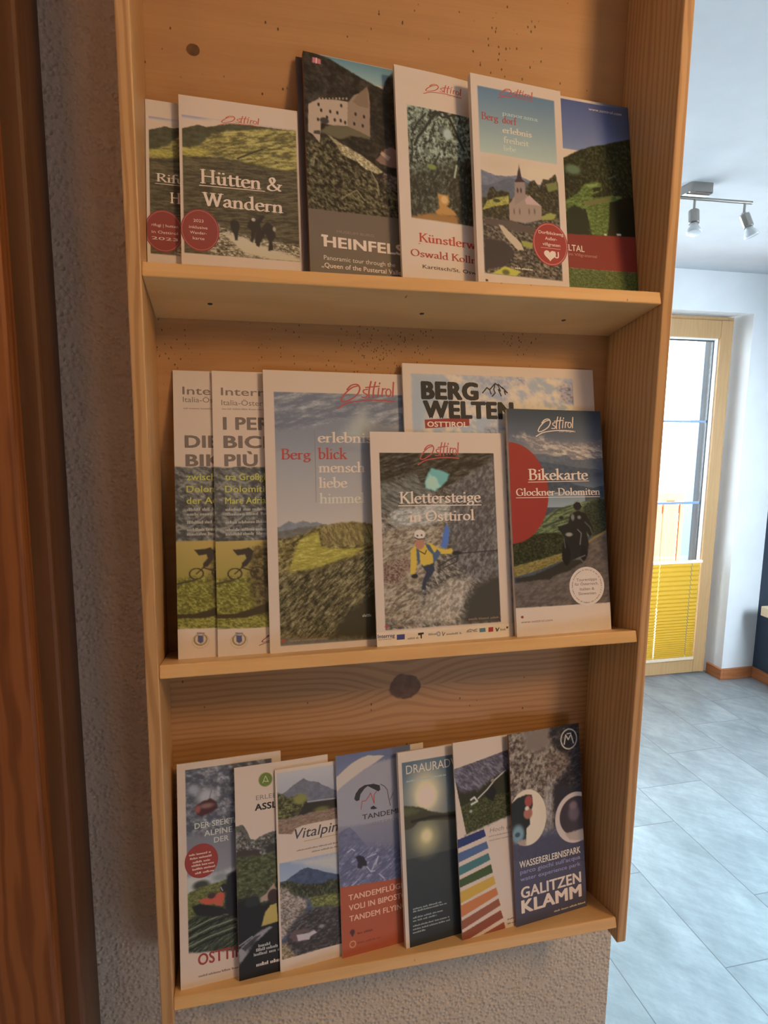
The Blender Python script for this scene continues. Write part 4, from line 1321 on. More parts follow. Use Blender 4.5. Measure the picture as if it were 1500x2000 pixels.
  ('txt',(10.7,142.9),'',3.1,56.9,(150,128,106),'micro',0),
  ('txt',(10.6,147.6),'',3.1,56.8,(150,128,106),'micro',0),
  ('txt',(10.4,155.8),'',3.1,56.8,(150,128,106),'micro',0),
  ('txt',(10.2,163.3),'',3.1,56.8,(150,128,106),'micro',0),
  ('txt',(10.1,167.7),'',3.1,56.7,(150,128,106),'micro',0),
  ('logo',(40.6,279.0),45.4,12.4,(112,62,66)),
 ]),
 'bb': dict(base=(0.10322, 0.0302, 1.32013), u=(0.99917, 0.03979, -0.00915), v=(0.001, 0.20028, 0.97974), size=(0.208, 0.2879, 0.003), white=(184, 142, 117), ops=[
  ('clip',[(10.7,22.7),(208.6,281.0)]),
  ('grad',[(8.0,21.7),(221.1,94.1)],(96,88,94),(132,116,110)),
  ('grad',[(6.3,84.7),(217.9,169.2)],(132,116,110),(172,138,118)),
  ('tex',[(9.5,22.4),(224.5,16.3),(222.6,60.4),(135.5,58.2),(86.1,49.2),(50.6,57.7),(8.5,61.4)],[(0.4,(98,90,94)),(0.7,(138,122,114)),(0.85,(158,138,124))],13.8,3.1,61,-14,4.6),
  ('poly',[(79.0,68.5),(92.6,49.1),(106.2,37.5),(112.1,56.9),(101.6,74.7)],(146,130,116),9.64),
  ('ridge',[(4.3,163.2),(13.4,161.1),(22.0,155.6),(28.9,158.4),(36.7,155.4),(44.4,158.1),(50.7,157.3),(60.1,160.0),(75.9,163.6),(217.8,170.8)],1.22,(112,100,96)),
  ('ridge',[(4.2,166.2),(19.5,165.1),(35.0,162.5),(50.6,161.0),(82.3,165.4),(217.9,169.2)],1.22,(98,82,70)),
  ('tex',[(4.0,173.9),(23.9,172.2),(39.5,167.6),(53.7,161.7),(66.5,159.9),(76.1,158.6),(89.0,157.6),(111.8,161.1),(218.4,157.5),(212.7,287.5),(1.4,272.3)],[(0.3,(64,47,25)),(0.5,(100,76,38)),(0.64,(128,98,52)),(0.8,(158,126,74))],5.1,1.8,62,-30,1.2),
  ('tex',[(32.3,175.6),(41.7,171.2),(52.4,166.1),(54.7,182.5),(68.9,185.7),(81.7,185.5),(101.1,185.3),(87.9,193.1),(74.9,196.6),(49.3,204.8),(20.5,208.9),(23.9,196.8)],[(0.3,(132,104,34)),(0.6,(156,126,44)),(0.85,(176,146,70))],6.2,1.2,63,-8,1.2),
  ('tex',[(53.7,161.7),(76.1,159.2),(111.8,161.4),(114.4,182.2),(88.2,182.9),(56.3,181.0)],[(0.3,(96,72,38)),(0.7,(140,108,58))],1.3,3.7,64,-20,1.6),
  ('tex',[(3.1,207.4),(20.5,208.9),(49.3,205.6),(97.6,192.7),(217.0,189.0),(212.7,287.5),(1.4,272.3)],[(0.3,(48,38,23)),(0.5,(84,65,38)),(0.64,(112,88,54)),(0.82,(146,116,78))],5.4,1.1,65,-42,4.5),
  ('poly',[(62.8,276.7),(72.8,260.4),(86.0,248.7),(99.3,238.5),(112.7,229.8),(215.9,213.8),(212.7,287.5)],(58,46,30),4.67),
  ('clip',None),
  ('txt',(54.5,74.3),'erlebnis',10.4,58.7,(205,180,158),'serif',0),
  ('txt',(15.8,92.1),'Berg',10.6,31.5,(158,56,46),'serif',0),
  ('txt',(54.0,91.8),'blick',11.3,31.7,(158,56,46),'serif',0),
  ('txt',(54.2,105.6),'mensch',10.4,50.0,(200,174,152),'serif',0),
  ('txt',(54.0,121.7),'liebe',10.4,30.7,(192,166,146),'serif',0),
  ('txt',(54.2,138.0),'himmel',10.3,48.5,(182,152,130),'serif',0),
  ('line3',[(51.7,60.9),(51.0,136.4)],0.47,(120,92,84)),
  ('logo',(77.2,38.1),61.7,29.7,(158,58,48)),
  ('txt',(116.3,30.8),'Dein Bergtirol',2.6,22.8,(150,76,68),'sans',0),
  ('ell',(13.8,276.7),2.1,2.1,(140,62,40),0.3),
  ('txt',(20.2,277.9),'www.osttirol.com',2.7,37.1,(150,100,70),'sans',0),
  ('txt',(96.2,257.5),'',2.8,9.0,(150,125,100),'micro',0),
 ]),
 'bw': dict(base=(0.25061, 0.029, 1.32041), u=(0.99964, 0.02618, -0.00602), v=(0.00066, 0.20026, 0.97974), size=(0.2304, 0.2985, 0.0035), white=(198, 158, 132), ops=[
  ('clip',[(9.2,10.8),(203.6,309.6)]),
  ('tex',[(1.7,5.8),(232.5,-2.0),(214.6,318.9),(-9.4,302.3)],[(0.34,(152,146,148)),(0.5,(190,160,142)),(0.7,(204,168,146))],10.1,6.6,71,20,0.3),
  ('poly',[(8.3,10.5),(46.2,9.3),(45.4,27.6),(31.0,42.8),(19.5,74.2),(5.9,74.3)],(152,146,146),6.68),
  ('tex',[(77.9,9.9),(126.8,10.1),(119.8,41.0),(98.2,36.4)],[(0.4,(140,134,142)),(0.6,(176,154,146))],3.6,3.4,72,0,6.9),
  ('tex',[(186.4,22.2),(196.2,18.5),(207.7,19.9),(212.8,33.9),(206.6,41.0),(187.6,34.4)],[(0.35,(92,86,104)),(0.6,(160,138,136))],3.1,2.1,73,0,5.5),
  ('tex',[(130.6,8.3),(139.8,9.7),(143.1,18.2),(131.8,20.2)],[(0.35,(125,118,130)),(0.6,(180,155,142))],2.6,2.1,74,0,3.6),
  ('tex',[(91.2,71.0),(95.0,68.4),(104.0,68.0),(109.3,70.8),(107.2,76.7),(91.9,76.9)],[(0.35,(110,104,118)),(0.6,(150,134,132))],2.2,1.7,75,0,2.4),
  ('clip',None),
  ('txt',(20.0,37.8),'BERG',19.1,66.8,(44,40,36),'sans',0.085),
  ('txt',(21.4,58.4),'WELTEN',18.7,106.8,(44,40,36),'sans',0.085),
  ('line3',[(91.6,30.1),(97.0,24.2),(100.1,26.5),(107.1,19.2),(110.7,21.7)],1.4,(44,40,36)),
  ('line3',[(100.1,26.5),(101.7,31.2)],1.4,(44,40,36)),
  ('line3',[(107.1,19.2),(105.0,26.1),(106.7,29.8),(102.9,33.7)],1.41,(44,40,36)),
  ('line3',[(110.7,21.7),(113.1,27.6),(110.5,25.9),(113.8,33.0)],1.41,(44,40,36)),
  ('line3',[(115.2,23.3),(121.3,29.4),(117.7,27.4),(118.8,31.2)],1.41,(44,40,36)),
  ('line3',[(110.7,20.0),(116.0,24.9)],1.41,(44,40,36)),
  ('poly3',[(23.0,61.0),(74.4,57.6),(74.5,67.0),(23.4,70.4)],(146,46,36)),
  ('txt',(25.8,68.5),'OSTTIROL',5.9,46.5,(222,192,168),'sans',0.04),
 ]),
 'k': dict(base=(0.2111, 0.0215, 1.32213), u=(0.99879, 0.04785, -0.011), v=(0.00103, 0.2037, 0.97903), size=(0.1539, 0.2229, 0.0025), white=(192, 152, 124), ops=[
  ('clip',[(9.6,22.1),(139.8,206.4)]),
  ('tex',[(3.7,12.9),(159.8,11.6),(149.6,218.8),(-3.3,208.0)],[(0.3,(66,54,44)),(0.48,(100,83,68)),(0.62,(132,110,92)),(0.8,(162,138,116))],4.2,2.5,81,35,0.2),
  ('tex',[(3.5,19.2),(155.8,18.4),(155.4,26.8),(136.9,31.8),(111.3,43.4),(89.7,56.4),(68.6,64.3),(56.9,59.3),(48.9,46.4),(26.8,54.2),(1.9,63.5)],[(0.3,(40,33,24)),(0.55,(62,51,38)),(0.8,(92,78,60))],8.2,1.9,82,-15,2.3),
  ('tex',[(10.4,54.1),(49.0,44.8),(56.9,57.7),(65.2,64.2),(54.4,77.0),(34.1,83.0),(7.6,85.6)],[(0.3,(72,64,52)),(0.7,(115,102,86))],6.5,1.9,83,25,3.2),
  ('poly',[(66.2,38.0),(79.9,41.6),(87.0,44.9),(84.7,51.4),(76.5,59.2),(69.5,63.0),(59.4,60.1),(58.8,52.9),(62.5,44.8)],(92,142,126),1.33),
  ('poly',[(64.3,44.8),(72.6,49.7),(75.7,57.9),(69.5,62.4),(60.3,59.3),(59.7,52.9)],(150,172,156),2.0),
  ('tex',[(17.4,86.1),(25.8,82.0),(51.0,79.3),(71.5,77.3),(87.0,78.3),(84.6,93.7),(70.7,96.6),(55.2,100.2),(25.1,100.2),(17.9,95.3)],[(0.3,(128,112,96)),(0.7,(178,158,138))],4.3,1.6,84,-15,2.3),
  ('tex',[(89.6,58.0),(114.9,43.4),(141.7,26.8),(155.6,21.7),(149.2,153.1),(102.6,159.1),(89.8,134.3),(84.2,101.8)],[(0.3,(70,58,52)),(0.55,(96,82,72)),(0.8,(124,106,94))],2.4,4.2,85,30,4.0),
  ('tex',[(0.4,104.2),(41.7,100.7),(77.5,98.4),(72.9,125.6),(51.2,156.6),(46.1,200.5),(-2.9,197.3)],[(0.3,(98,76,56)),(0.5,(138,110,84)),(0.75,(170,140,112))],4.9,1.9,86,-30,4.8),
  ('tex',[(7.3,138.9),(37.2,130.7),(38.4,143.4),(22.9,158.4),(8.1,160.7)],[(0.38,(100,56,44)),(0.6,(138,108,84))],1.3,1.1,87,0,4.8),
  ('tex',[(42.8,200.3),(60.8,169.8),(81.8,158.1),(106.2,156.0),(98.1,181.4),(86.7,204.8)],[(0.3,(120,98,78)),(0.7,(176,146,120))],3.3,1.9,88,-45,3.2),
  ('poly',[(95.3,205.4),(101.7,178.4),(116.5,163.0),(145.7,151.3),(142.9,208.5)],(62,52,42),6.66),
  ('poly',[(80.9,98.1),(85.1,105.1),(82.0,121.1),(78.4,124.5),(74.0,122.4),(77.4,108.1)],(66,92,136),0.84),
  ('line',[(93.4,130.4),(110.9,129.9),(143.5,128.5)],1.01,(48,40,38),0.34),
  ('line',[(70.4,143.2),(82.7,137.2),(93.3,132.8),(91.3,139.2),(75.5,145.0)],1.32,(55,45,42),0.5),
  ('line',[(63.4,147.6),(68.8,161.4)],1.32,(160,135,110),0.49),
  ('poly',[(51.0,141.5),(65.5,138.9),(66.0,147.8),(59.7,155.4),(56.2,160.0),(55.2,167.6),(50.5,166.9),(52.6,156.7),(56.6,148.9)],(48,50,56),0.82),
  ('poly',[(39.9,125.2),(44.3,120.6),(49.2,122.4),(61.3,117.5),(69.6,123.1),(78.0,125.5),(87.0,124.8),(87.3,130.2),(76.1,130.6),(67.9,129.4),(67.0,135.0),(64.1,140.0),(53.5,142.1),(49.5,138.3),(46.9,131.8),(45.7,143.7),(43.4,151.2),(38.8,150.0),(39.6,138.7)],(192,142,40),0.81),
  ('poly',[(56.2,118.3),(61.2,120.4),(66.3,128.6),(69.5,125.5),(73.6,128.5),(69.0,136.7),(65.2,138.9),(64.2,130.1),(59.3,125.1)],(66,76,92),0.82),
  ('poly',[(46.5,123.1),(49.2,124.8),(50.0,137.2),(48.2,139.3),(46.5,132.6)],(66,76,92),0.82),
  ('line',[(49.9,126.4),(55.7,129.8),(57.5,125.9)],0.98,(60,45,30),0.49),
  ('ell',(50.4,118.8),5.0,5.7,(168,98,68),0.82),
  ('ell',(50.8,108.9),6.1,5.1,(196,186,174),0.66),
  ('ell',(48.1,110.1),1.0,1.1,(70,60,60),0.33),
  ('ell',(52.8,109.7),1.0,1.1,(70,60,60),0.33),
  ('line',[(45.3,112.2),(49.6,113.9),(56.0,113.2)],1.14,(60,48,45),0.49),
  ('ell',(43.4,152.4),3.7,2.2,(42,36,36),0.65),
  ('ell',(91.7,129.9),5.2,2.3,(42,36,36),0.67),
  ('clip',None),
  ('txt',(29.7,75.6),'Klettersteige',11.8,92.9,(228,208,184),'serif',0),
  ('line3',[(28.6,78.1),(122.5,78.8)],0.97,(228,208,184)),
  ('txt',(39.4,95.0),'in Osttirol',11.1,74.8,(228,208,184),'serif',0),
  ('logo',(51.9,34.8),46.7,24.2,(168,62,50)),
  ('ell',(11.1,202.8),2.1,1.9,(150,58,48),0.32),
  ('txt',(16.3,204.0),'www.osttirol.com',2.5,29.7,(150,100,72),'sans',0),
  ('txt',(102.4,202.3),'',2.4,38.3,(130,92,68),'micro',0),
  ('poly',[(-9.7,208.3),(150.1,209.0),(159.2,209.6),(157.8,237.4),(-10.2,224.4)],(200,164,140),0.31),
  ('txt',(1.0,214.2),'Interreg',4.0,18.2,(72,64,96),'sans',0.03),
  ('txt',(1.3,216.3),'Italia-Österreich',1.5,14.5,(110,95,100),'sans',0),
  ('poly3',[(21.5,211.9),(30.1,211.9),(29.9,217.2),(21.3,217.2)],(58,56,96)),
  ('poly3',[(44.8,211.7),(51.0,211.5),(51.0,213.4),(48.9,213.6),(48.8,217.7),(47.4,217.6),(47.3,214.1),(44.7,214.2)],(52,46,42)),
  ('poly3',[(114.3,211.8),(121.3,211.6),(121.5,215.8),(114.4,216.0)],(76,100,108)),
  ('poly3',[(124.9,211.5),(130.6,211.3),(130.4,216.1),(124.7,216.4)],(150,46,36)),
  ('poly3',[(132.9,212.4),(134.5,212.5),(135.4,214.5),(137.0,212.2),(138.1,212.4),(135.7,216.5),(134.3,216.6)],(72,66,56)),
  ('poly3',[(146.0,212.0),(148.5,212.0),(147.7,214.1),(146.3,214.1)],(60,46,40)),
  ('txt',(56.4,215.1),'',2.2,9.3,(120,100,88),'micro',0),
  ('txt',(33.0,217.7),'',2.2,12.4,(120,100,88),'micro',0),
  ('txt',(76.2,216.2),'',2.2,16.9,(120,100,88),'micro',0),
  ('txt',(99.2,215.2),'',2.2,13.1,(120,100,88),'micro',0),
  ('txt',(139.0,215.8),'',2.3,6.1,(120,100,88),'micro',0),
  ('ring',(67.5,214.3),1.7,1.9,0.82,(90,90,110)),
  ('line3',[(71.8,212.5),(72.5,216.5),(74.6,213.5)],0.82,(90,80,76)),
  ('line3',[(100.2,213.4),(103.7,212.0),(107.2,213.4),(111.6,212.1)],0.83,(110,90,76)),
 ]),
 'bk': dict(base=(0.36503, 0.0195, 1.32259), u=(0.99763, 0.06708, -0.01543), v=(0.00144, 0.20372, 0.97903), size=(0.1189, 0.2485, 0.0045), white=(204, 170, 146), ops=[
  ('grad',[(-3.6,-1.9),(129.3,35.7)],(46,58,66),(96,96,102)),
  ('grad',[(-5.3,33.3),(127.9,59.8)],(96,96,102),(156,132,118)),
  ('tex',[(6.8,30.4),(20.5,27.5),(30.9,31.4),(43.3,31.2),(52.3,36.6),(74.1,39.1),(122.6,37.2),(121.4,57.0),(76.3,57.2),(57.8,50.4),(39.4,46.4),(24.5,38.3)],[(0.36,(120,108,106)),(0.6,(176,152,134)),(0.8,(196,172,152))],6.0,1.9,91,12,4.3),
  ('ridge',[(-6.0,48.1),(23.9,49.3),(34.6,49.9),(46.9,49.9),(54.5,52.1),(63.9,52.6),(71.9,50.3),(77.9,55.5),(89.1,56.0),(102.0,55.0),(128.3,52.5)],0.67,(92,94,100)),
  ('ridge',[(-6.5,57.6),(38.7,58.2),(51.0,60.1),(63.4,61.1),(85.4,65.0),(94.9,65.5),(127.3,68.3)],0.67,(72,78,88)),
  ('grad',[(-7.4,76.3),(125.2,103.7)],(78,84,94),(128,136,138)),
  ('ridge',[(-7.3,73.7),(62.6,76.6),(84.2,85.0),(103.3,88.0),(126.4,83.9)],0.67,(66,72,80)),
  ('grad',[(36.9,92.9),(92.4,108.8)],(110,120,124),(136,142,140)),
  ('tex',[(-9.6,121.7),(40.1,119.5),(54.4,112.2),(67.1,108.6),(73.5,107.1),(92.8,103.2),(125.5,98.0),(123.1,138.7),(103.3,143.1),(25.3,140.1),(-10.7,144.3)],[(0.3,(62,68,46)),(0.5,(88,96,60)),(0.75,(122,128,84))],5.9,1.1,92,-12,1.1),
  ('line',[(41.4,124.2),(57.5,112.3),(73.4,108.4)],1.74,(60,66,48),0.72),
  ('line',[(38.0,130.9),(56.8,124.6),(72.7,120.8)],2.02,(56,62,44),0.87),
  ('tex',[(89.2,110.1),(97.5,104.7),(107.3,102.0),(125.5,99.4),(123.1,138.7),(101.7,142.3),(94.6,126.9)],[(0.3,(36,40,28)),(0.7,(62,66,48))],1.6,1.4,93,0,1.5),
  ('tex',[(-3.6,149.8),(23.8,139.3),(39.2,137.1),(53.0,138.1),(65.4,139.9),(62.6,161.6),(29.8,169.8),(-4.9,175.0)],[(0.3,(28,32,17)),(0.6,(48,50,28)),(0.85,(74,72,42))],2.1,1.6,94,0,1.4),
  ('tex',[(-4.8,173.7),(30.0,166.9),(62.7,159.6),(62.2,168.4),(44.9,173.1),(32.5,177.3),(-5.4,185.6)],[(0.3,(104,84,38)),(0.7,(146,120,62))],2.4,0.8,95,-15,0.8),
  ('tex',[(-5.7,192.1),(31.9,187.4),(56.9,180.4),(69.9,170.1),(96.6,147.7),(109.9,141.2),(126.5,136.0),(123.8,233.5),(-7.3,225.0)],[(0.3,(82,68,60)),(0.55,(98,82,72)),(0.8,(114,94,82))],5.9,2.6,96,-20,1.1),
  ('line',[(90.0,151.6),(101.6,145.1),(118.2,137.9)],2.67,(132,104,62),0.89),
  ('poly',[(0.5,185.8),(23.1,183.2),(41.6,177.1),(60.6,169.7),(82.6,168.6),(85.6,172.1),(66.2,180.9),(47.3,185.4),(44.1,188.6),(31.9,188.7),(1.8,190.1)],(48,42,34),1.12),
  ('poly',[(72.9,117.4),(82.6,113.4),(93.2,117.1),(96.4,124.1),(101.5,132.6),(101.6,139.5),(96.8,143.6),(93.2,137.9),(94.8,151.8),(92.4,164.1),(86.6,169.4),(82.8,165.2),(69.9,170.1),(63.5,173.9),(59.5,167.0),(60.9,150.7),(65.1,144.0),(57.1,134.2),(56.5,130.7),(65.9,129.2),(70.0,126.3)],(33,33,31),0.89),
  ('ell',(82.6,108.0),5.4,5.3,(36,35,34),0.59),
  ('line',[(77.5,105.7),(81.6,103.0),(86.3,104.2),(88.0,107.6)],0.89,(150,140,128),0.44),
  ('ell',(61.1,121.1),2.8,1.9,(38,38,36),0.59),
  ('ell',(65.4,161.7),5.3,12.5,(24,24,23),0.73),
  ('ell',(87.5,161.2),4.4,8.8,(28,27,26),0.74),
  ('ell',(70.1,140.0),4.4,2.2,(138,124,112),0.88),
  ('ell',(75.8,120.9),2.2,3.6,(112,108,104),1.18),
  ('ell',(84.1,121.1),2.2,1.9,(120,114,108),1.19),
  ('line',[(81.4,134.8),(85.9,139.1),(83.6,151.4)],1.18,(110,104,98),0.59),
  ('line',[(91.4,126.8),(97.5,132.5),(100.3,139.5)],1.49,(78,78,68),0.89),
  ('line',[(63.5,145.3),(64.5,154.9)],0.88,(90,88,84),0.58),
  ('line',[(77.9,167.7),(89.3,164.0)],1.18,(100,94,88),0.59),
  ('ell',(-0.8,92.5),47.3,55.6,(150,41,32),0.28),
  ('poly',[(-14.3,217.6),(1.1,217.6),(121.5,218.4),(141.2,218.6),(138.3,265.0),(-16.0,253.1)],(204,170,146),0.28),
  ('badge',(89.7,198.4),22.5,21.6,(206,176,158),(206,176,158)),
  ('txt',(22.1,78.6),'Bikekarte',11.9,76.3,(226,204,182),'serif',0),
  ('line3',[(22.0,81.1),(98.9,80.1)],0.72,(226,204,182)),
  ('txt',(6.5,95.9),'Glockner-Dolomiten',7.8,106.7,(226,204,182),'serif',0),
  ('line3',[(6.4,98.2),(112.4,98.1)],0.71,(226,204,182)),
  ('logo',(34.4,30.3),47.8,22.7,(226,204,182)),
  ('txt',(63.9,24.8),'Dein Bergtirol',1.9,20.6,(226,204,182),'sans',0),
  ('txt',(76.5,192.5),'Tourentipps',3.3,26.3,(110,82,74),'sans',0),
  ('txt',(74.1,197.3),'für Österreich,',3.3,30.5,(110,82,74),'sans',0),
  ('txt',(80.4,202.9),'Italien &',3.3,18.6,(110,82,74),'sans',0),
  ('txt',(78.2,207.9),'Slowenien',3.3,22.5,(110,82,74),'sans',0),
  ('ringdash',(89.7,198.4),19.4,18.9,(120,92,84)),
  ('ell',(7.3,227.6),1.6,1.4,(130,40,32),0.28),
  ('txt',(5.5,234.2),'www.osttirol.com',2.6,38.5,(110,72,58),'sans',0),
 ]),
 'os': dict(base=(0.00634, 0.01475, 0.97169), u=(0.99464, 0.10076, -0.02317), v=(9e-05, 0.22331, 0.97475), size=(0.1094, 0.2264, 0.004), white=(166, 129, 101), ops=[
  ('clip',[(8.6,6.8),(99.0,208.2)]),
  ('grad',[(1.3,-6.8),(113.5,151.5)],(70,62,62),(118,104,96)),
  ('tex',[(1.3,-6.8),(118.1,1.6),(115.7,78.6),(-0.2,73.3)],[(0.32,(64,58,58)),(0.5,(80,73,70)),(0.66,(102,92,86)),(0.82,(128,114,104))],4.7,3.7,101,10,4.2),
  ('ell',(29.8,37.3),9.9,8.5,(134,120,110),5.68),
  ('ell',(16.2,28.1),5.6,5.1,(122,110,102),3.66),
  ('poly',[(18.1,45.4),(23.4,42.0),(34.1,39.3),(39.7,44.5),(40.2,51.0),(33.7,54.3),(23.8,56.5),(18.9,53.3)],(62,34,30),1.12),
  ('ell',(20.4,48.9),2.8,3.7,(128,56,46),1.41),
  ('ell',(29.6,46.5),7.1,2.6,(112,72,62),1.7),
  ('line',[(32.6,39.1),(35.0,30.9)],1.14,(90,80,76),0.57),
  ('poly',[(5.9,116.2),(30.9,118.2),(58.1,114.9),(57.6,137.5),(5.5,134.2)],(148,130,114),3.31),
  ('ell',(22.3,126.4),8.4,4.7,(52,48,40),1.95),
  ('ell',(42.2,121.8),8.5,4.2,(104,98,88),2.83),
  ('tex',[(5.6,132.8),(23.7,128.1),(37.8,126.6),(57.9,123.4),(57.1,158.7),(25.8,159.2),(5.0,163.1)],[(0.3,(62,58,26)),(0.7,(98,88,44))],2.7,1.1,102,-12,1.4),
  ('tex',[(5.1,160.3),(17.6,154.7),(49.8,161.4),(62.8,159.9),(61.8,200.6),(4.5,190.4)],[(0.3,(34,34,24)),(0.6,(56,54,36)),(0.85,(90,84,60))],8.2,0.8,103,-30,1.4),
  ('line',[(8.3,169.3),(30.0,162.8),(57.1,158.7)],1.1,(108,100,72),0.55),
  ('line',[(8.2,172.7),(29.9,166.3),(57.0,162.2)],1.64,(28,28,20),0.68),
  ('line',[(8.2,177.5),(29.8,171.2),(56.9,167.1)],1.09,(108,100,72),0.55),
  ('line',[(8.1,180.9),(29.7,174.6),(56.8,170.6)],1.64,(28,28,20),0.68),
  ('line',[(8.0,185.7),(29.6,179.5),(56.7,175.5)],1.09,(108,100,72),0.55),
  ('line',[(7.9,189.1),(29.5,182.9),(56.6,179.0)],1.64,(28,28,20),0.68),
  ('poly',[(12.2,146.6),(20.6,144.9),(44.3,153.2),(51.3,160.3),(37.0,161.5),(17.5,156.1)],(34,30,26),1.1),
  ('poly',[(18.6,140.7),(26.2,140.5),(33.3,139.8),(45.0,136.2),(46.0,142.3),(42.6,151.8),(34.5,147.7),(26.1,147.0)],(152,56,36),0.69),
  ('ell',(32.6,138.9),4.2,3.1,(60,40,34),0.84),
  ('ell',(45.1,133.7),3.7,4.5,(38,32,32),0.71),
  ('line',[(42.2,132.4),(43.9,136.2)],0.85,(140,125,112),0.42),
  ('poly',[(48.6,121.6),(59.6,116.6),(59.7,167.7),(48.4,162.5),(45.8,149.3)],(34,30,28),1.99),
  ('clip',None),
  ('badge',(23.1,101.7),17.0,17.4,(122,40,32),(122,40,32)),
  ('txt',(16.8,68.4),'DER SPEKTAKEL',5.9,60.0,(150,132,120),'sans',0.03),
  ('txt',(26.4,77.4),'ALPINE',5.9,29.0,(150,132,120),'sans',0.03),
  ('txt',(36.2,85.6),'DER',5.7,15.4,(150,132,120),'sans',0.03),
  ('txt',(10.7,95.1),'',2.1,22.1,(196,138,116),'micro',0.01),
  ('txt',(11.5,98.9),'',2.1,22.4,(196,138,116),'micro',0.01),
  ('txt',(14.2,103.0),'',2.1,17.9,(196,138,116),'micro',0.01),
  ('txt',(13.0,106.4),'',2.1,23.0,(196,138,116),'micro',0.01),
  ('txt',(13.7,110.2),'',2.1,23.3,(196,138,116),'micro',0.01),
  ('txt',(16.4,114.4),'',2.1,18.9,(196,138,116),'micro',0.01),
  ('txt',(17.5,206.0),'OSTTIROLER',11.7,79.2,(124,42,34),'sans',0.035),
  ('txt',(17.7,217.8),'',2.2,58.1,(96,70,56),'micro',0),
 ]),
 'as': dict(base=(0.06503, 0.01236, 0.97224), u=(0.99335, 0.11221, -0.02581), v=(-0.00013, 0.22521, 0.97431), size=(0.1031, 0.2171, 0.002), white=(180, 144, 112), ops=[
  ('ridge',[(-5.5,61.5),(3.1,60.2),(7.5,60.3),(11.7,67.3),(15.1,75.8),(20.1,78.1),(26.1,75.6),(35.0,72.6),(42.5,72.7),(118.7,68.0)],1.41,(82,74,58)),
  ('tex',[(-5.7,67.1),(5.9,64.9),(14.2,79.2),(35.0,74.3),(118.5,74.0),(117.2,108.2),(-6.2,89.6)],[(0.3,(52,46,34)),(0.5,(84,74,58)),(0.75,(138,122,102))],2.3,2.0,111,0,1.4),
  ('poly',[(-3.3,88.8),(2.5,85.6),(24.3,88.2),(25.5,95.5),(0.8,95.2)],(58,46,36),1.13),
  ('ell',(37.5,89.2),7.4,4.9,(48,44,34),2.33),
  ('tex',[(-6.3,92.4),(25.6,94.1),(117.6,97.8),(114.5,177.2),(-8.0,164.7)],[(0.3,(52,48,26)),(0.55,(70,66,36)),(0.8,(92,86,52))],3.4,2.0,112,0,2.0),
  ('poly',[(-7.3,137.1),(9.9,135.0),(24.2,143.6),(115.7,148.0),(110.1,292.3),(-10.3,260.2)],(34,31,26),4.2),
  ('poly',[(21.4,139.5),(30.3,135.0),(38.7,126.0),(42.1,136.0),(36.0,141.8),(24.2,142.9)],(146,110,84),0.86),
  ('ell',(37.6,138.6),5.9,6.8,(56,38,30),0.87),
  ('poly',[(29.0,153.4),(34.3,147.9),(41.0,147.2),(42.7,166.0),(24.2,167.4)],(158,122,52),0.72),
  ('ell',(15.5,140.4),8.1,5.6,(42,40,34),1.42),
  ('poly',[(-0.0,185.9),(8.7,179.6),(23.4,171.7),(32.2,169.4),(35.9,170.5),(23.2,178.7),(6.9,194.5),(0.3,202.6)],(122,106,92),1.12),
  ('line',[(0.8,182.0),(14.6,175.3)],0.84,(150,132,114),0.42),
  ('poly',[(2.8,185.2),(17.5,176.0),(23.3,175.9),(7.0,189.0)],(60,52,46),0.7),
  ('poly',[(-9.0,204.5),(8.3,196.2),(14.4,180.9),(40.8,178.4),(114.0,191.8),(110.1,292.3),(-10.3,260.2)],(33,29,24),3.32),
  ('ell',(32.9,16.8),7.4,7.3,(90,94,32),0.44),
  ('line3',[(29.9,19.8),(33.0,13.0),(35.8,19.3),(31.4,18.3)],0.88,(160,145,96)),
  ('txt',(22.1,36.9),'ERLEBNIS',4.9,35.1,(112,92,76),'sans',0),
  ('txt',(20.5,47.6),'ASSLING',6.9,43.2,(44,38,32),'sans',0.05),
  ('txt',(20.5,187.9),'',3.1,14.2,(150,132,108),'micro',0.02),
  ('txt',(18.0,191.8),'',3.1,23.9,(150,132,108),'micro',0.02),
  ('txt',(15.5,195.9),'',3.0,36.6,(150,132,108),'micro',0.02),
  ('txt',(17.8,206.8),'',3.6,31.1,(196,170,140),'micro',0.03),
 ]),
 'vt': dict(base=(0.10769, 0.01434, 0.97178), u=(0.98956, 0.14042, -0.0323), v=(0.00018, 0.2229, 0.97484), size=(0.1, 0.2095, 0.0018), white=(184, 150, 117), ops=[
  ('clip',[(1.9,3.6),(98.9,219.9)]),
  ('grad',[(-0.3,0.0),(109.1,53.6)],(164,148,130),(132,122,112)),
  ('ridge',[(-1.1,26.1),(9.6,25.0),(18.9,19.2),(31.5,13.3),(39.1,17.7),(46.9,19.5),(54.7,24.9),(66.4,31.3),(109.6,41.5)],1.3,(98,90,86)),
  ('tex',[(-1.0,23.2),(8.0,27.6),(13.9,31.5),(23.2,30.2),(33.8,36.4),(35.0,46.9),(13.2,54.8),(-1.8,52.1)],[(0.3,(50,44,28)),(0.6,(84,76,38)),(0.8,(122,112,52))],2.1,1.7,121,0,1.5),
  ('ell',(26.9,34.6),7.7,5.3,(118,106,42),2.1),
  ('poly',[(33.8,38.1),(70.2,39.2),(109.6,41.5),(108.8,59.7),(66.4,53.9),(22.4,53.5),(28.9,44.4)],(50,42,30),0.91),
  ('line',[(35.3,39.0),(66.9,40.4)],1.81,(136,124,112),0.6),
  ('ell',(50.6,49.6),7.9,3.0,(96,88,36),1.83),
  ('tex',[(-1.8,52.1),(10.2,52.8),(41.1,50.9),(69.8,50.7),(109.2,52.1),(107.7,87.0),(-2.6,79.3)],[(0.3,(110,80,56)),(0.7,(136,104,76))],3.0,1.2,122,-10,1.2),
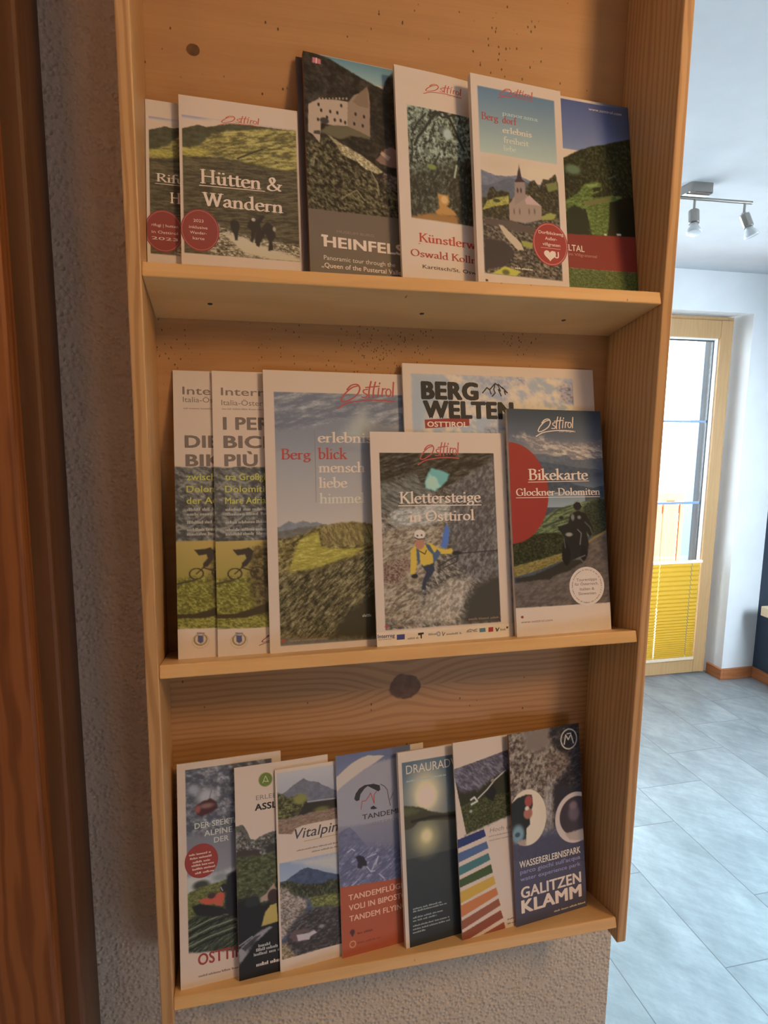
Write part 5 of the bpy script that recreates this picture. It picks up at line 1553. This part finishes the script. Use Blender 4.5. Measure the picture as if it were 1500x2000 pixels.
  ('poly',[(-2.6,77.6),(14.4,76.5),(16.5,70.0),(20.5,65.2),(28.3,63.1),(47.0,62.6),(108.7,62.8),(107.1,102.0),(68.0,98.9),(-3.2,97.9)],(184,150,117),0.44),
  ('grad',[(-2.9,87.9),(105.6,138.0)],(112,122,126),(150,142,128)),
  ('poly',[(-2.2,66.4),(-3.2,97.9),(1.3,98.2),(68.0,98.6),(107.2,99.0),(107.7,87.0)],(184,150,117),0.44),
  ('poly',[(16.4,98.9),(58.3,100.0),(67.9,100.4),(67.2,118.1),(34.6,107.0)],(164,148,128),4.43),
  ('ridge',[(-3.7,117.8),(8.3,117.4),(15.9,113.3),(23.7,109.8),(33.0,107.8),(39.1,111.5),(43.7,112.9),(54.5,117.8),(67.1,122.5),(105.8,133.5)],0.85,(62,66,74)),
  ('tex',[(-3.9,122.0),(2.2,119.0),(11.3,118.1),(26.3,124.1),(47.9,128.7),(57.4,126.3),(105.7,135.0),(104.7,158.8),(25.8,138.5),(-4.0,127.7)],[(0.3,(40,38,24)),(0.6,(62,58,36)),(0.8,(86,80,48))],1.5,2.3,123,0,1.4),
  ('tex',[(-3.9,122.0),(6.5,124.2),(18.3,135.4),(33.4,141.6),(28.4,153.5),(15.9,162.1),(6.5,174.1),(-5.5,179.7)],[(0.3,(92,74,56)),(0.5,(132,108,84)),(0.75,(164,138,110))],2.1,1.4,124,20,2.3),
  ('tex',[(33.5,140.2),(64.7,142.6),(105.2,146.9),(104.4,166.2),(37.7,151.3)],[(0.3,(72,70,34)),(0.7,(128,116,48))],2.5,1.2,125,-8,2.1),
  ('tex',[(9.7,169.2),(25.4,152.8),(40.8,151.9),(69.0,156.8),(104.6,161.8),(101.5,235.3),(16.2,202.0),(-0.1,195.1)],[(0.3,(48,40,33)),(0.6,(66,57,48)),(0.82,(96,84,70))],3.6,1.4,126,-15,3.5),
  ('poly',[(9.5,176.2),(15.7,170.6),(30.9,171.3),(33.8,174.9),(24.6,175.6),(18.3,182.6)],(92,66,56),1.16),
  ('poly',[(18.5,175.6),(30.7,176.3),(38.4,175.3),(41.4,178.1),(33.6,180.6),(32.0,183.4),(19.8,181.9)],(164,140,122),0.73),
  ('ell',(46.3,172.8),3.1,1.7,(120,106,94),0.75),
  ('tex',[(-5.5,179.7),(7.8,181.5),(17.8,198.2),(8.6,202.9),(-6.1,199.2)],[(0.35,(96,76,44)),(0.6,(146,118,74)),(0.8,(170,120,110))],1.2,1.1,127,0,2.3),
  ('clip',None),
  ('poly',[(-9.0,196.0),(1.3,197.1),(69.1,196.1),(103.2,195.8),(100.9,249.9),(-9.7,220.6)],(184,150,117),0.29),
  ('txt',(19.6,76.0),'Vitalpinum',11.0,71.2,(68,60,54),'sans',0.01,0.25),
  ('line3',[(30.0,80.1),(89.8,79.4)],0.6,(150,118,52)),
  ('txt',(21.3,89.2),'',1.7,58.3,(110,92,76),'micro',0,0.2),
  ('txt',(38.1,93.4),'',1.7,41.4,(110,92,76),'micro',0,0.2),
 ]),
 'ta': dict(base=(0.17518, 0.01913, 0.97068), u=(0.99142, 0.1274, -0.0293), v=(-0.0, 0.22415, 0.97455), size=(0.1075, 0.2159, 0.0018), white=(184, 148, 122), ops=[
  ('grad',[(-4.3,-16.3),(89.9,53.6)],(78,78,98),(116,104,108)),
  ('grad',[(-6.3,38.2),(84.8,160.0)],(132,116,112),(82,75,88)),
  ('poly',[(-6.4,40.8),(0.8,35.4),(18.0,25.0),(38.4,14.8),(70.8,11.5),(107.0,15.2),(103.7,83.1),(-7.7,76.7)],(134,118,114),1.86),
  ('poly',[(-5.8,25.3),(0.5,22.6),(15.7,11.8),(27.3,6.8),(37.4,4.5),(50.5,5.3),(57.7,7.7),(47.2,13.4),(32.5,19.3),(17.9,27.0),(6.4,33.7),(-0.8,39.1),(-6.5,43.4)],(174,144,122),0.53),
  ('line',[(43.2,4.8),(57.7,6.2),(70.9,10.8),(101.0,13.0)],1.39,(86,84,100),0.42),
  ('ridge',[(-8.1,87.0),(-1.1,84.4),(6.0,81.1),(13.1,79.2),(19.8,85.6),(23.8,91.8),(33.3,103.7),(45.8,113.9),(65.6,127.0),(101.0,136.6)],0.89,(94,85,96)),
  ('tex',[(-8.4,95.9),(87.0,113.8),(84.8,160.0),(-10.0,140.2)],[(0.35,(80,73,87)),(0.6,(96,88,100)),(0.85,(140,126,132))],5.5,1.3,131,-30,7.9),
  ('line',[(9.9,105.8),(14.9,102.9),(18.3,105.5)],1.2,(156,140,144),0.53),
  ('line',[(31.0,124.1),(36.4,131.7),(45.7,116.6),(42.4,125.1)],1.22,(156,140,144),0.54),
  ('line',[(36.4,131.7),(40.7,131.3)],1.22,(156,140,144),0.54),
  ('line',[(13.4,141.9),(19.1,138.6)],1.2,(156,140,144),0.53),
  ('line',[(46.3,136.3),(51.8,142.0)],1.23,(156,140,144),0.55),
  ('line',[(32.8,115.4),(42.9,113.4)],1.22,(156,140,144),0.54),
  ('poly',[(19.0,112.7),(23.3,111.2),(28.6,113.9),(31.9,120.4),(32.1,125.0),(26.8,123.3),(24.6,126.1),(20.4,124.6),(21.6,119.0)],(44,38,40),0.8),
  ('poly',[(-10.0,140.9),(1.6,141.4),(72.1,145.8),(100.5,147.9),(95.5,248.2),(-13.0,221.4)],(152,64,36),0.39),
  ('poly3',[(19.8,49.8),(21.8,44.0),(26.2,39.2),(32.5,36.5),(39.0,36.5),(32.3,40.4),(27.4,45.6),(25.7,52.0),(22.3,52.5)],(50,42,42)),
  ('poly3',[(34.3,36.8),(43.3,36.6),(50.7,39.6),(51.2,44.5),(48.7,46.0),(45.9,44.2),(40.2,40.6)],(50,42,42)),
  ('line3',[(27.2,62.3),(28.9,53.7),(33.2,53.8),(37.0,49.8),(39.3,46.2),(41.5,52.5),(43.2,58.4),(43.4,48.8),(46.5,45.6)],0.82,(152,52,38)),
  ('line3',[(51.9,38.5),(56.5,41.6),(59.7,46.1),(60.8,54.3),(62.6,63.7)],0.83,(66,56,58)),
  ('line3',[(62.9,57.3),(66.9,50.0)],0.7,(66,56,58)),
  ('poly3',[(38.6,62.0),(42.3,60.6),(46.8,64.3),(42.8,64.7),(39.0,64.0)],(50,42,42)),
  ('txt',(28.5,73.8),'TANDEMFLUG',5.7,66.4,(62,50,50),'sans',0.02),
  ('txt',(39.7,81.5),'OSTTIROL',3.4,32.4,(112,88,88),'sans',0),
  ('txt',(8.9,157.0),'TANDEMFLÜGE',6.1,67.1,(198,138,104),'sans',0.03),
  ('txt',(9.0,167.9),'VOLI IN BIPOSTO',6.1,69.4,(198,138,104),'sans',0.03),
  ('txt',(9.1,179.4),'TANDEM FLYING',6.1,68.8,(198,138,104),'sans',0.03),
  ('ell',(12.2,191.1),2.8,2.8,(74,40,36),0.26),
  ('poly',[(9.8,191.6),(14.5,192.7),(11.9,196.5)],(74,40,36),0.26),
  ('ring',(12.1,203.8),3.3,3.3,0.92,(188,122,84)),
  ('txt',(18.0,194.7),'',2.3,18.0,(92,46,36),'micro',0.01),
  ('txt',(17.6,204.8),'',2.3,27.1,(120,52,38),'micro',0),
 ]),
 'dr': dict(base=(0.24618, 0.01587, 0.97143), u=(0.98911, 0.14342, -0.03298), v=(-0.00125, 0.23234, 0.97263), size=(0.1, 0.2123, 0.005), white=(192, 152, 124), ops=[
  ('clip',[(4.3,11.8),(72.8,226.4)]),
  ('grad',[(1.3,3.6),(91.4,77.7)],(76,86,90),(112,104,92)),
  ('ell',(32.8,48.7),18.1,22.6,(212,172,120),15.64),
  ('ell',(33.2,54.2),10.6,10.6,(224,188,134),7.1),
  ('grad',[(-2.5,79.7),(87.7,137.1)],(92,82,66),(62,60,54)),
  ('grad',[(-4.4,118.5),(81.9,231.0)],(56,54,49),(43,41,38)),
  ('ell',(30.5,99.1),13.5,14.5,(172,142,90),12.67),
  ('ell',(31.3,96.3),6.0,6.6,(208,172,116),4.79),
  ('poly',[(-1.5,59.5),(5.9,59.5),(17.7,61.9),(26.6,64.8),(38.4,71.1),(53.6,75.2),(91.4,77.7),(90.7,88.6),(40.9,81.0),(22.8,79.0),(13.5,85.3),(-2.8,86.2)],(66,55,36),1.11),
  ('poly',[(-1.6,61.5),(14.6,63.0),(26.4,67.7),(14.2,70.9),(-2.0,69.3)],(82,74,44),2.77),
  ('line',[(13.9,78.1),(38.1,77.1),(91.1,83.1)],3.07,(44,37,27),1.12),
  ('clip',None),
  ('txt',(9.4,25.1),'DRAURADWEG',10.1,84.3,(196,186,166),'sans',0),
  ('txt',(9.0,34.1),'',2.1,50.8,(150,148,130),'micro',0),
  ('txt',(10.1,173.2),'',1.9,36.3,(142,132,114),'micro',0),
  ('txt',(10.0,176.0),'',1.9,42.4,(142,132,114),'micro',0),
  ('txt',(9.6,182.7),'',1.9,37.8,(142,132,114),'micro',0),
  ('txt',(9.5,186.0),'',1.9,29.4,(142,132,114),'micro',0),
  ('txt',(9.2,191.3),'',1.9,45.4,(142,132,114),'micro',0),
  ('txt',(9.0,194.9),'',1.9,46.9,(142,132,114),'micro',0),
  ('txt',(8.8,198.4),'',1.9,15.1,(142,132,114),'micro',0),
 ]),
 'st': dict(base=(0.3113, 0.01272, 0.97215), u=(0.98979, 0.13891, -0.03195), v=(-0.00122, 0.23241, 0.97262), size=(0.1, 0.2175, 0.002), white=(196, 161, 128), ops=[
  ('tex',[(-7.7,32.2),(-1.8,29.7),(33.4,24.2),(72.5,17.4),(116.9,10.3),(119.4,77.5),(71.0,92.1),(10.6,103.6),(4.7,75.9)],[(0.3,(76,64,64)),(0.55,(98,86,84)),(0.8,(126,112,108))],4.9,1.7,141,40,0.5),
  ('poly',[(-1.0,46.0),(5.9,55.8),(31.3,57.1),(52.9,45.7),(115.5,29.4),(111.4,85.3),(71.0,92.1),(10.6,103.6),(4.7,75.9)],(52,46,28),3.09),
  ('tex',[(4.9,73.0),(20.3,68.4),(51.5,66.3),(112.9,64.2),(119.2,80.5),(71.0,92.1),(10.6,103.6)],[(0.3,(50,46,22)),(0.55,(68,64,30)),(0.8,(94,88,46))],1.7,1.4,142,0,1.2),
  ('poly',[(37.8,64.0),(48.8,54.0),(53.6,62.2),(49.3,73.3),(40.9,68.9)],(36,32,24),1.58),
  ('line',[(29.0,66.9),(41.6,58.7),(52.6,49.4),(67.4,40.8)],1.42,(186,166,140),0.47),
  ('line',[(19.6,66.8),(24.3,64.7),(27.9,69.7),(20.1,72.0)],2.19,(190,180,170),0.62),
  ('ell',(18.8,79.5),2.0,1.7,(150,146,120),0.93),
  ('ell',(49.5,49.6),2.4,2.1,(140,112,84),0.64),
  ('poly',[(-7.8,33.4),(-1.8,29.7),(11.4,103.8),(-12.0,107.3)],(196,161,128),0.31),
  ('poly',[(-12.2,109.8),(1.2,107.6),(34.5,102.2),(36.8,110.7),(0.6,117.5),(-12.8,119.9)],(44,50,78),0.3),
  ('poly',[(-13.1,124.8),(1.1,122.6),(37.0,116.5),(39.2,124.5),(1.3,132.6),(-13.7,135.3)],(72,86,106),0.3),
  ('poly',[(-13.9,140.2),(1.0,137.6),(38.7,129.9),(40.9,137.9),(1.3,147.1),(-14.5,149.9)],(60,98,88),0.3),
  ('poly',[(-14.7,154.1),(1.5,151.4),(41.3,142.8),(43.3,152.6),(1.3,160.3),(-15.3,163.4)],(62,74,36),0.3),
  ('poly',[(-15.5,167.5),(1.9,164.7),(43.9,156.4),(46.0,165.9),(1.2,177.3),(-16.3,181.1)],(188,134,40),0.3),
  ('poly',[(-16.4,183.2),(1.8,179.5),(46.5,169.9),(48.7,178.3),(1.9,192.2),(-17.2,196.2)],(184,98,46),0.3),
  ('poly',[(-17.4,200.1),(2.2,195.8),(48.7,182.7),(51.0,190.7),(1.9,205.6),(-18.0,210.0)],(142,72,44),0.3),
  ('poly',[(-18.2,213.4),(2.1,209.1),(50.8,196.1),(53.8,205.2),(1.6,219.9),(-18.8,225.0)],(132,60,36),0.3),
  ('poly',[(-19.1,229.1),(5.1,222.4),(54.2,209.9),(55.8,217.2),(20.6,227.6),(3.6,231.9),(-19.6,238.6)],(140,64,38),0.3),
  ('txt',(41.9,107.5),'Hoch und weit',4.9,53.5,(128,108,92),'sans',0,0.2),
  ('txt',(40.2,112.5),'',1.7,47.4,(150,122,98),'micro',0),
  ('txt',(40.6,117.2),'',1.7,43.0,(150,122,98),'micro',0),
  ('txt',(58.8,209.2),'',2.0,9.5,(110,88,74),'micro',0.01),
  ('txt',(58.8,213.8),'',1.7,9.1,(110,88,74),'micro',0),
 ]),
 'ga': dict(base=(0.37902, 0.01843, 0.97084), u=(0.98561, 0.16472, -0.03788), v=(0.00399, 0.20138, 0.9795), size=(0.1021, 0.2205, 0.0025), white=(184, 152, 130), ops=[
  ('tex',[(-7.2,-20.2),(129.5,-2.3),(119.3,170.3),(-14.8,141.8)],[(0.3,(68,53,45)),(0.48,(104,86,72)),(0.64,(132,110,94)),(0.82,(156,132,114))],3.2,3.6,151,25,0.2),
  ('poly',[(20.9,-1.3),(58.4,-2.3),(59.1,21.0),(38.0,27.1),(21.7,20.1)],(112,92,80),6.67),
  ('tex',[(60.4,-3.6),(129.4,-0.7),(123.4,100.3),(59.8,79.7),(66.4,62.3),(82.4,52.5),(87.0,40.8),(68.3,28.6),(57.7,11.5)],[(0.3,(36,31,31)),(0.6,(50,43,42)),(0.85,(84,68,62))],4.6,2.2,152,-20,4.1),
  ('tex',[(54.8,31.2),(79.6,33.4),(86.7,47.0),(66.8,56.2),(51.8,50.7)],[(0.3,(72,56,48)),(0.7,(124,98,84))],3.0,2.1,153,0,4.1),
  ('tex',[(55.4,54.4),(60.4,67.5),(55.8,118.7),(36.3,133.1),(25.4,127.9),(46.2,86.4)],[(0.3,(100,86,78)),(0.7,(150,130,118))],1.9,4.6,154,-8,3.4),
  ('poly',[(60.4,67.5),(124.3,84.6),(120.6,147.0),(59.2,125.5)],(46,40,42),4.44),
  ('tex',[(14.6,125.7),(59.5,119.5),(121.6,131.5),(119.8,161.0),(10.2,141.1)],[(0.3,(76,70,78)),(0.6,(104,96,104)),(0.85,(146,134,138))],4.7,1.2,155,-30,4.9),
  ('grad',[(-13.9,122.9),(113.3,269.8)],(66,60,72),(50,46,60),0.92,8.7),
  ('ell',(21.7,99.4),26.9,32.3,(192,162,134),0.5),
  ('poly',[(-1.3,80.9),(8.0,75.1),(20.9,72.9),(29.1,74.3),(29.8,86.5),(25.1,97.7),(24.6,108.2),(19.8,111.8),(18.2,126.4),(7.3,125.7),(-3.0,116.2)],(40,40,36),0.81),
  ('ell',(24.1,81.0),5.5,6.6,(142,60,50),1.33),
  ('ell',(22.5,95.0),6.2,6.3,(150,84,66),1.32),
  ('ell',(21.5,88.8),2.9,2.4,(190,160,140),0.83),
  ('ell',(7.8,116.1),8.2,10.3,(104,122,124),2.94),
  ('ell',(6.9,116.7),3.6,2.7,(52,66,70),0.82),
  ('poly',[(7.4,124.2),(18.3,123.4),(18.0,130.8),(9.0,129.0)],(150,118,100),1.3),
  ('ell',(91.2,112.0),30.3,30.1,(176,148,134),0.52),
  ('ell',(92.5,110.3),24.9,23.1,(60,48,50),0.7),
  ('ell',(89.2,106.6),8.5,9.2,(92,72,76),3.13),
  ('ell',(88.7,97.2),5.8,4.6,(112,86,86),2.09),
  ('poly',[(74.4,128.5),(101.8,127.7),(104.9,142.3),(81.6,137.6)],(152,126,112),1.37),
  ('ring',(86.4,17.2),11.7,11.8,1.57,(170,152,136)),
  ('line3',[(79.2,22.4),(81.8,11.8),(85.4,17.8),(89.6,12.2),(92.9,22.8)],1.74,(170,152,136)),
  ('line3',[(83.8,10.6),(89.7,10.6)],1.4,(170,152,136)),
  ('txt',(7.7,155.2),'WASSERERLEBNISPARK',7.9,88.6,(190,166,146),'sans',0.03),
  ('txt',(8.2,162.4),"parco giochi sull'acqua",5.0,87.3,(124,112,136),'sans',0.02),
  ('txt',(8.2,170.4),'water experience park',4.7,87.2,(124,112,136),'sans',0.02),
  ('txt',(8.1,189.9),'GALITZEN',12.8,87.4,(204,178,154),'sans',0.04),
  ('txt',(8.0,206.6),'KLAMM',14.8,87.3,(204,178,154),'sans',0.055),
  ('txt',(53.6,216.2),'',2.1,47.1,(190,166,150),'micro',0),
 ]),
 'rifu': dict(base=(0.00067, 0.0395, 1.6765), u=(0.99852, 0.05306, -0.0122), v=(-0.00115, 0.2447, 0.9696), size=(0.1145, 0.1726, 0.0025), white=(168, 128, 105), ops=[
  ('clip',[(2.9,16.7),(107.0,148.4)]),
  ('grad',[(2.9,16.7),(111.0,18.8)],(112,95,105),(158,128,112)),
  ('poly',[(18.8,10.8),(119.0,-5.3),(118.2,22.8),(58.2,24.2),(29.4,26.1)],(168,128,105),8.06),
  ('ridge',[(2.7,29.9),(8.8,27.6),(16.4,24.5),(25.1,25.1),(36.1,21.7),(47.2,18.8),(64.0,17.4),(81.1,17.3),(106.0,17.3),(111.3,16.9)],0.72,(68,56,37)),
  ('tex',[(2.4,51.7),(20.4,42.0),(29.3,32.2),(42.6,26.6),(58.2,23.6),(81.0,18.9),(111.3,16.2),(110.5,61.4),(68.7,57.1),(35.5,53.1),(20.2,55.8),(2.3,59.5)],[(0.3,(78,62,36)),(0.5,(112,88,44)),(0.7,(150,120,60))],6.4,1.7,3,-14,1.4),
  ('tex',[(2.5,48.1),(20.4,46.8),(29.0,49.2),(20.2,55.2),(2.4,55.3)],[(0.3,(120,95,40)),(0.7,(150,122,52))],3.2,1.0,4,0,1.6),
  ('line',[(52.0,52.6),(63.3,46.2),(74.8,40.3)],1.87,(62,48,30),0.47),
  ('tex',[(2.3,57.1),(20.2,55.4),(35.4,55.5),(68.7,58.3),(91.4,59.0),(110.6,57.7),(107.8,150.1),(-0.4,159.7)],[(0.3,(58,44,30)),(0.5,(72,56,38)),(0.75,(92,70,46))],7.4,1.2,5,-6,1.6),
  ('tex',[(27.8,116.1),(40.7,123.1),(55.9,127.4),(72.5,130.5),(108.3,131.9),(107.8,150.1),(22.8,157.7),(25.2,142.3)],[(0.3,(62,47,33)),(0.48,(105,80,58)),(0.62,(140,112,86)),(0.8,(172,140,112))],2.4,1.1,6,-8,1.6),
  ('poly',[(36.3,126.5),(55.9,129.8),(78.0,137.2),(107.9,145.3),(107.8,150.1),(88.9,150.6),(55.6,144.1)],(158,126,98),1.59),
  ('poly',[(43.9,115.6),(46.9,112.6),(50.7,114.3),(52.6,118.8),(51.0,125.5),(50.3,132.8),(47.9,133.0),(46.9,126.0),(44.5,122.7)],(50,38,30),0.57),
  ('poly',[(60.1,113.8),(63.5,109.9),(68.5,110.5),(74.3,105.7),(75.3,108.0),(70.7,115.1),(72.7,123.3),(67.9,135.8),(65.8,133.6),(66.5,123.9),(64.1,133.8),(61.9,132.8),(62.7,122.0),(58.9,119.4)],(50,38,30),0.58),
  ('poly',[(74.0,115.3),(78.1,111.9),(83.0,116.2),(85.0,125.7),(81.5,132.1),(82.4,139.2),(77.9,140.2),(78.7,131.1),(75.5,124.2),(71.4,131.9),(69.6,137.4),(66.8,135.9),(70.4,124.7)],(50,38,30),0.58),
  ('ell',(64.9,111.1),1.8,1.7,(150,120,98),0.46),
  ('ell',(83.9,118.5),1.4,2.2,(140,108,85),0.47),
  ('clip',None),
  ('badge',(14.6,126.1),16.8,20.2,(116,43,34),(150,70,58)),
  ('txt',(8.4,78.9),'Rifugi',7.8,36.2,(205,172,150),'serif',0),
  ('line3',[(7.8,81.0),(44.6,80.8)],0.56,(205,172,150)),
  ('txt',(20.4,98.4),'Hütten',10.0,37.1,(205,172,150),'serif',0),
  ('txt',(4.1,122.2),'rifugi | hutten',2.8,22.9,(190,140,120),'sans',0),
  ('txt',(4.0,128.8),'in Osttirol',2.8,22.8,(190,140,120),'sans',0),
  ('txt',(3.9,134.8),'   2023   ',2.8,22.8,(190,140,120),'sans',0),
 ]),
 'heinb': dict(base=(0.14045, 0.03748, 1.67696), u=(0.99744, 0.06973, -0.01604), v=(-0.00079, 0.23483, 0.97204), size=(0.0923, 0.231, 0.002), white=(185, 145, 122), ops=[
  ('grad',[(-0.7,-6.5),(97.2,223.5)],(72,48,38),(84,58,46)),
 ]),
}


LIST = [
 ('rifu', 'small hiking booklet at the left end of top shelf, mostly hidden behind its neighbour', 'booklet', 'booklet', dict(cell=0.8)),
 ('hut', 'small hiking booklet with two walkers and round dark red badge on its cover', 'booklet', 'booklet', dict(cell=0.75)),
 ('heinb', 'dark leaflet peeking out behind the grey castle brochure', 'brochure', 'brochure', dict(cell=4.0, dark=True)),
 ('hein', 'tall brochure with white castle on dark hillside above grey-brown band', 'brochure', 'brochure', dict(dark=True)),
 ('kun', 'white brochure with painted gnarled forest and red serif title', 'brochure', 'brochure', dict(curlmm=9)),
 ('dorf', 'white-framed brochure with village church spire and red round badge', 'brochure', 'brochure', dict()),
 ('eltal', 'brochure with blue sky, green valley and wide red band', 'brochure', 'brochure', dict(dark=True)),
 ('i1', 'tall narrow cycling leaflet, leftmost on middle shelf', 'leaflet', 'leaflet', dict()),
 ('i2', 'tall narrow cycling leaflet overlapping another at its left and tucked behind a large magazine', 'leaflet', 'leaflet', dict()),
 ('bb', 'large white magazine with golden mountain meadow and grey sky on cover', 'magazine', 'magazine', dict(cell=1.0)),
 ('bw', 'large pale magazine with heavy black two-line title, at the back of middle shelf', 'magazine', 'magazine', dict(cell=1.3)),
 ('k', 'white booklet with climber in yellow jacket on grey rock', 'booklet', 'booklet', dict(cell=0.75)),
 ('bk', 'folded map with motorcyclist and large red half circle on cover', 'folded_map', 'map', dict(cell=0.75)),
 ('os', 'white-framed brochure with red gondola and red oval badge, left end of bottom shelf', 'brochure', 'brochure', dict()),
 ('as', 'white leaflet with green round emblem above a trackside picture', 'leaflet', 'leaflet', dict(curlmm=4)),
 ('vt', 'leaflet with two landscape photos split by grey italic title', 'leaflet', 'leaflet', dict()),
 ('ta', 'blue-grey paragliding leaflet with orange-red lower band', 'leaflet', 'leaflet', dict(curlmm=6, dark=False)),
 ('dr', 'dark white-edged brochure with low sun over river', 'brochure', 'brochure', dict(curlmm=3)),
 ('st', 'white brochure with rainbow of slanted coloured stripes', 'brochure', 'brochure', dict()),
 ('ga', 'rocky gorge leaflet with two round white-rimmed pictures, right end of bottom shelf', 'leaflet', 'leaflet', dict(dark=True)),
]
GROUP = {'r': 'brochures on the top shelf', 'i': 'brochures on the middle shelf', 'o': 'brochures on the bottom shelf'}
grp = None
for key, label, name, cat, kw in LIST:
    if key in ('rifu', 'i1', 'os'):
        grp = GROUP[key[0]]
    nm = {'leaflet': ('front_panel', 'folded_panels'), 'map': ('front_panel', 'folded_panels')}.get(cat, ('cover', 'page_block'))
    brochure(key, label, name, cat, grp, names=nm, **kw)
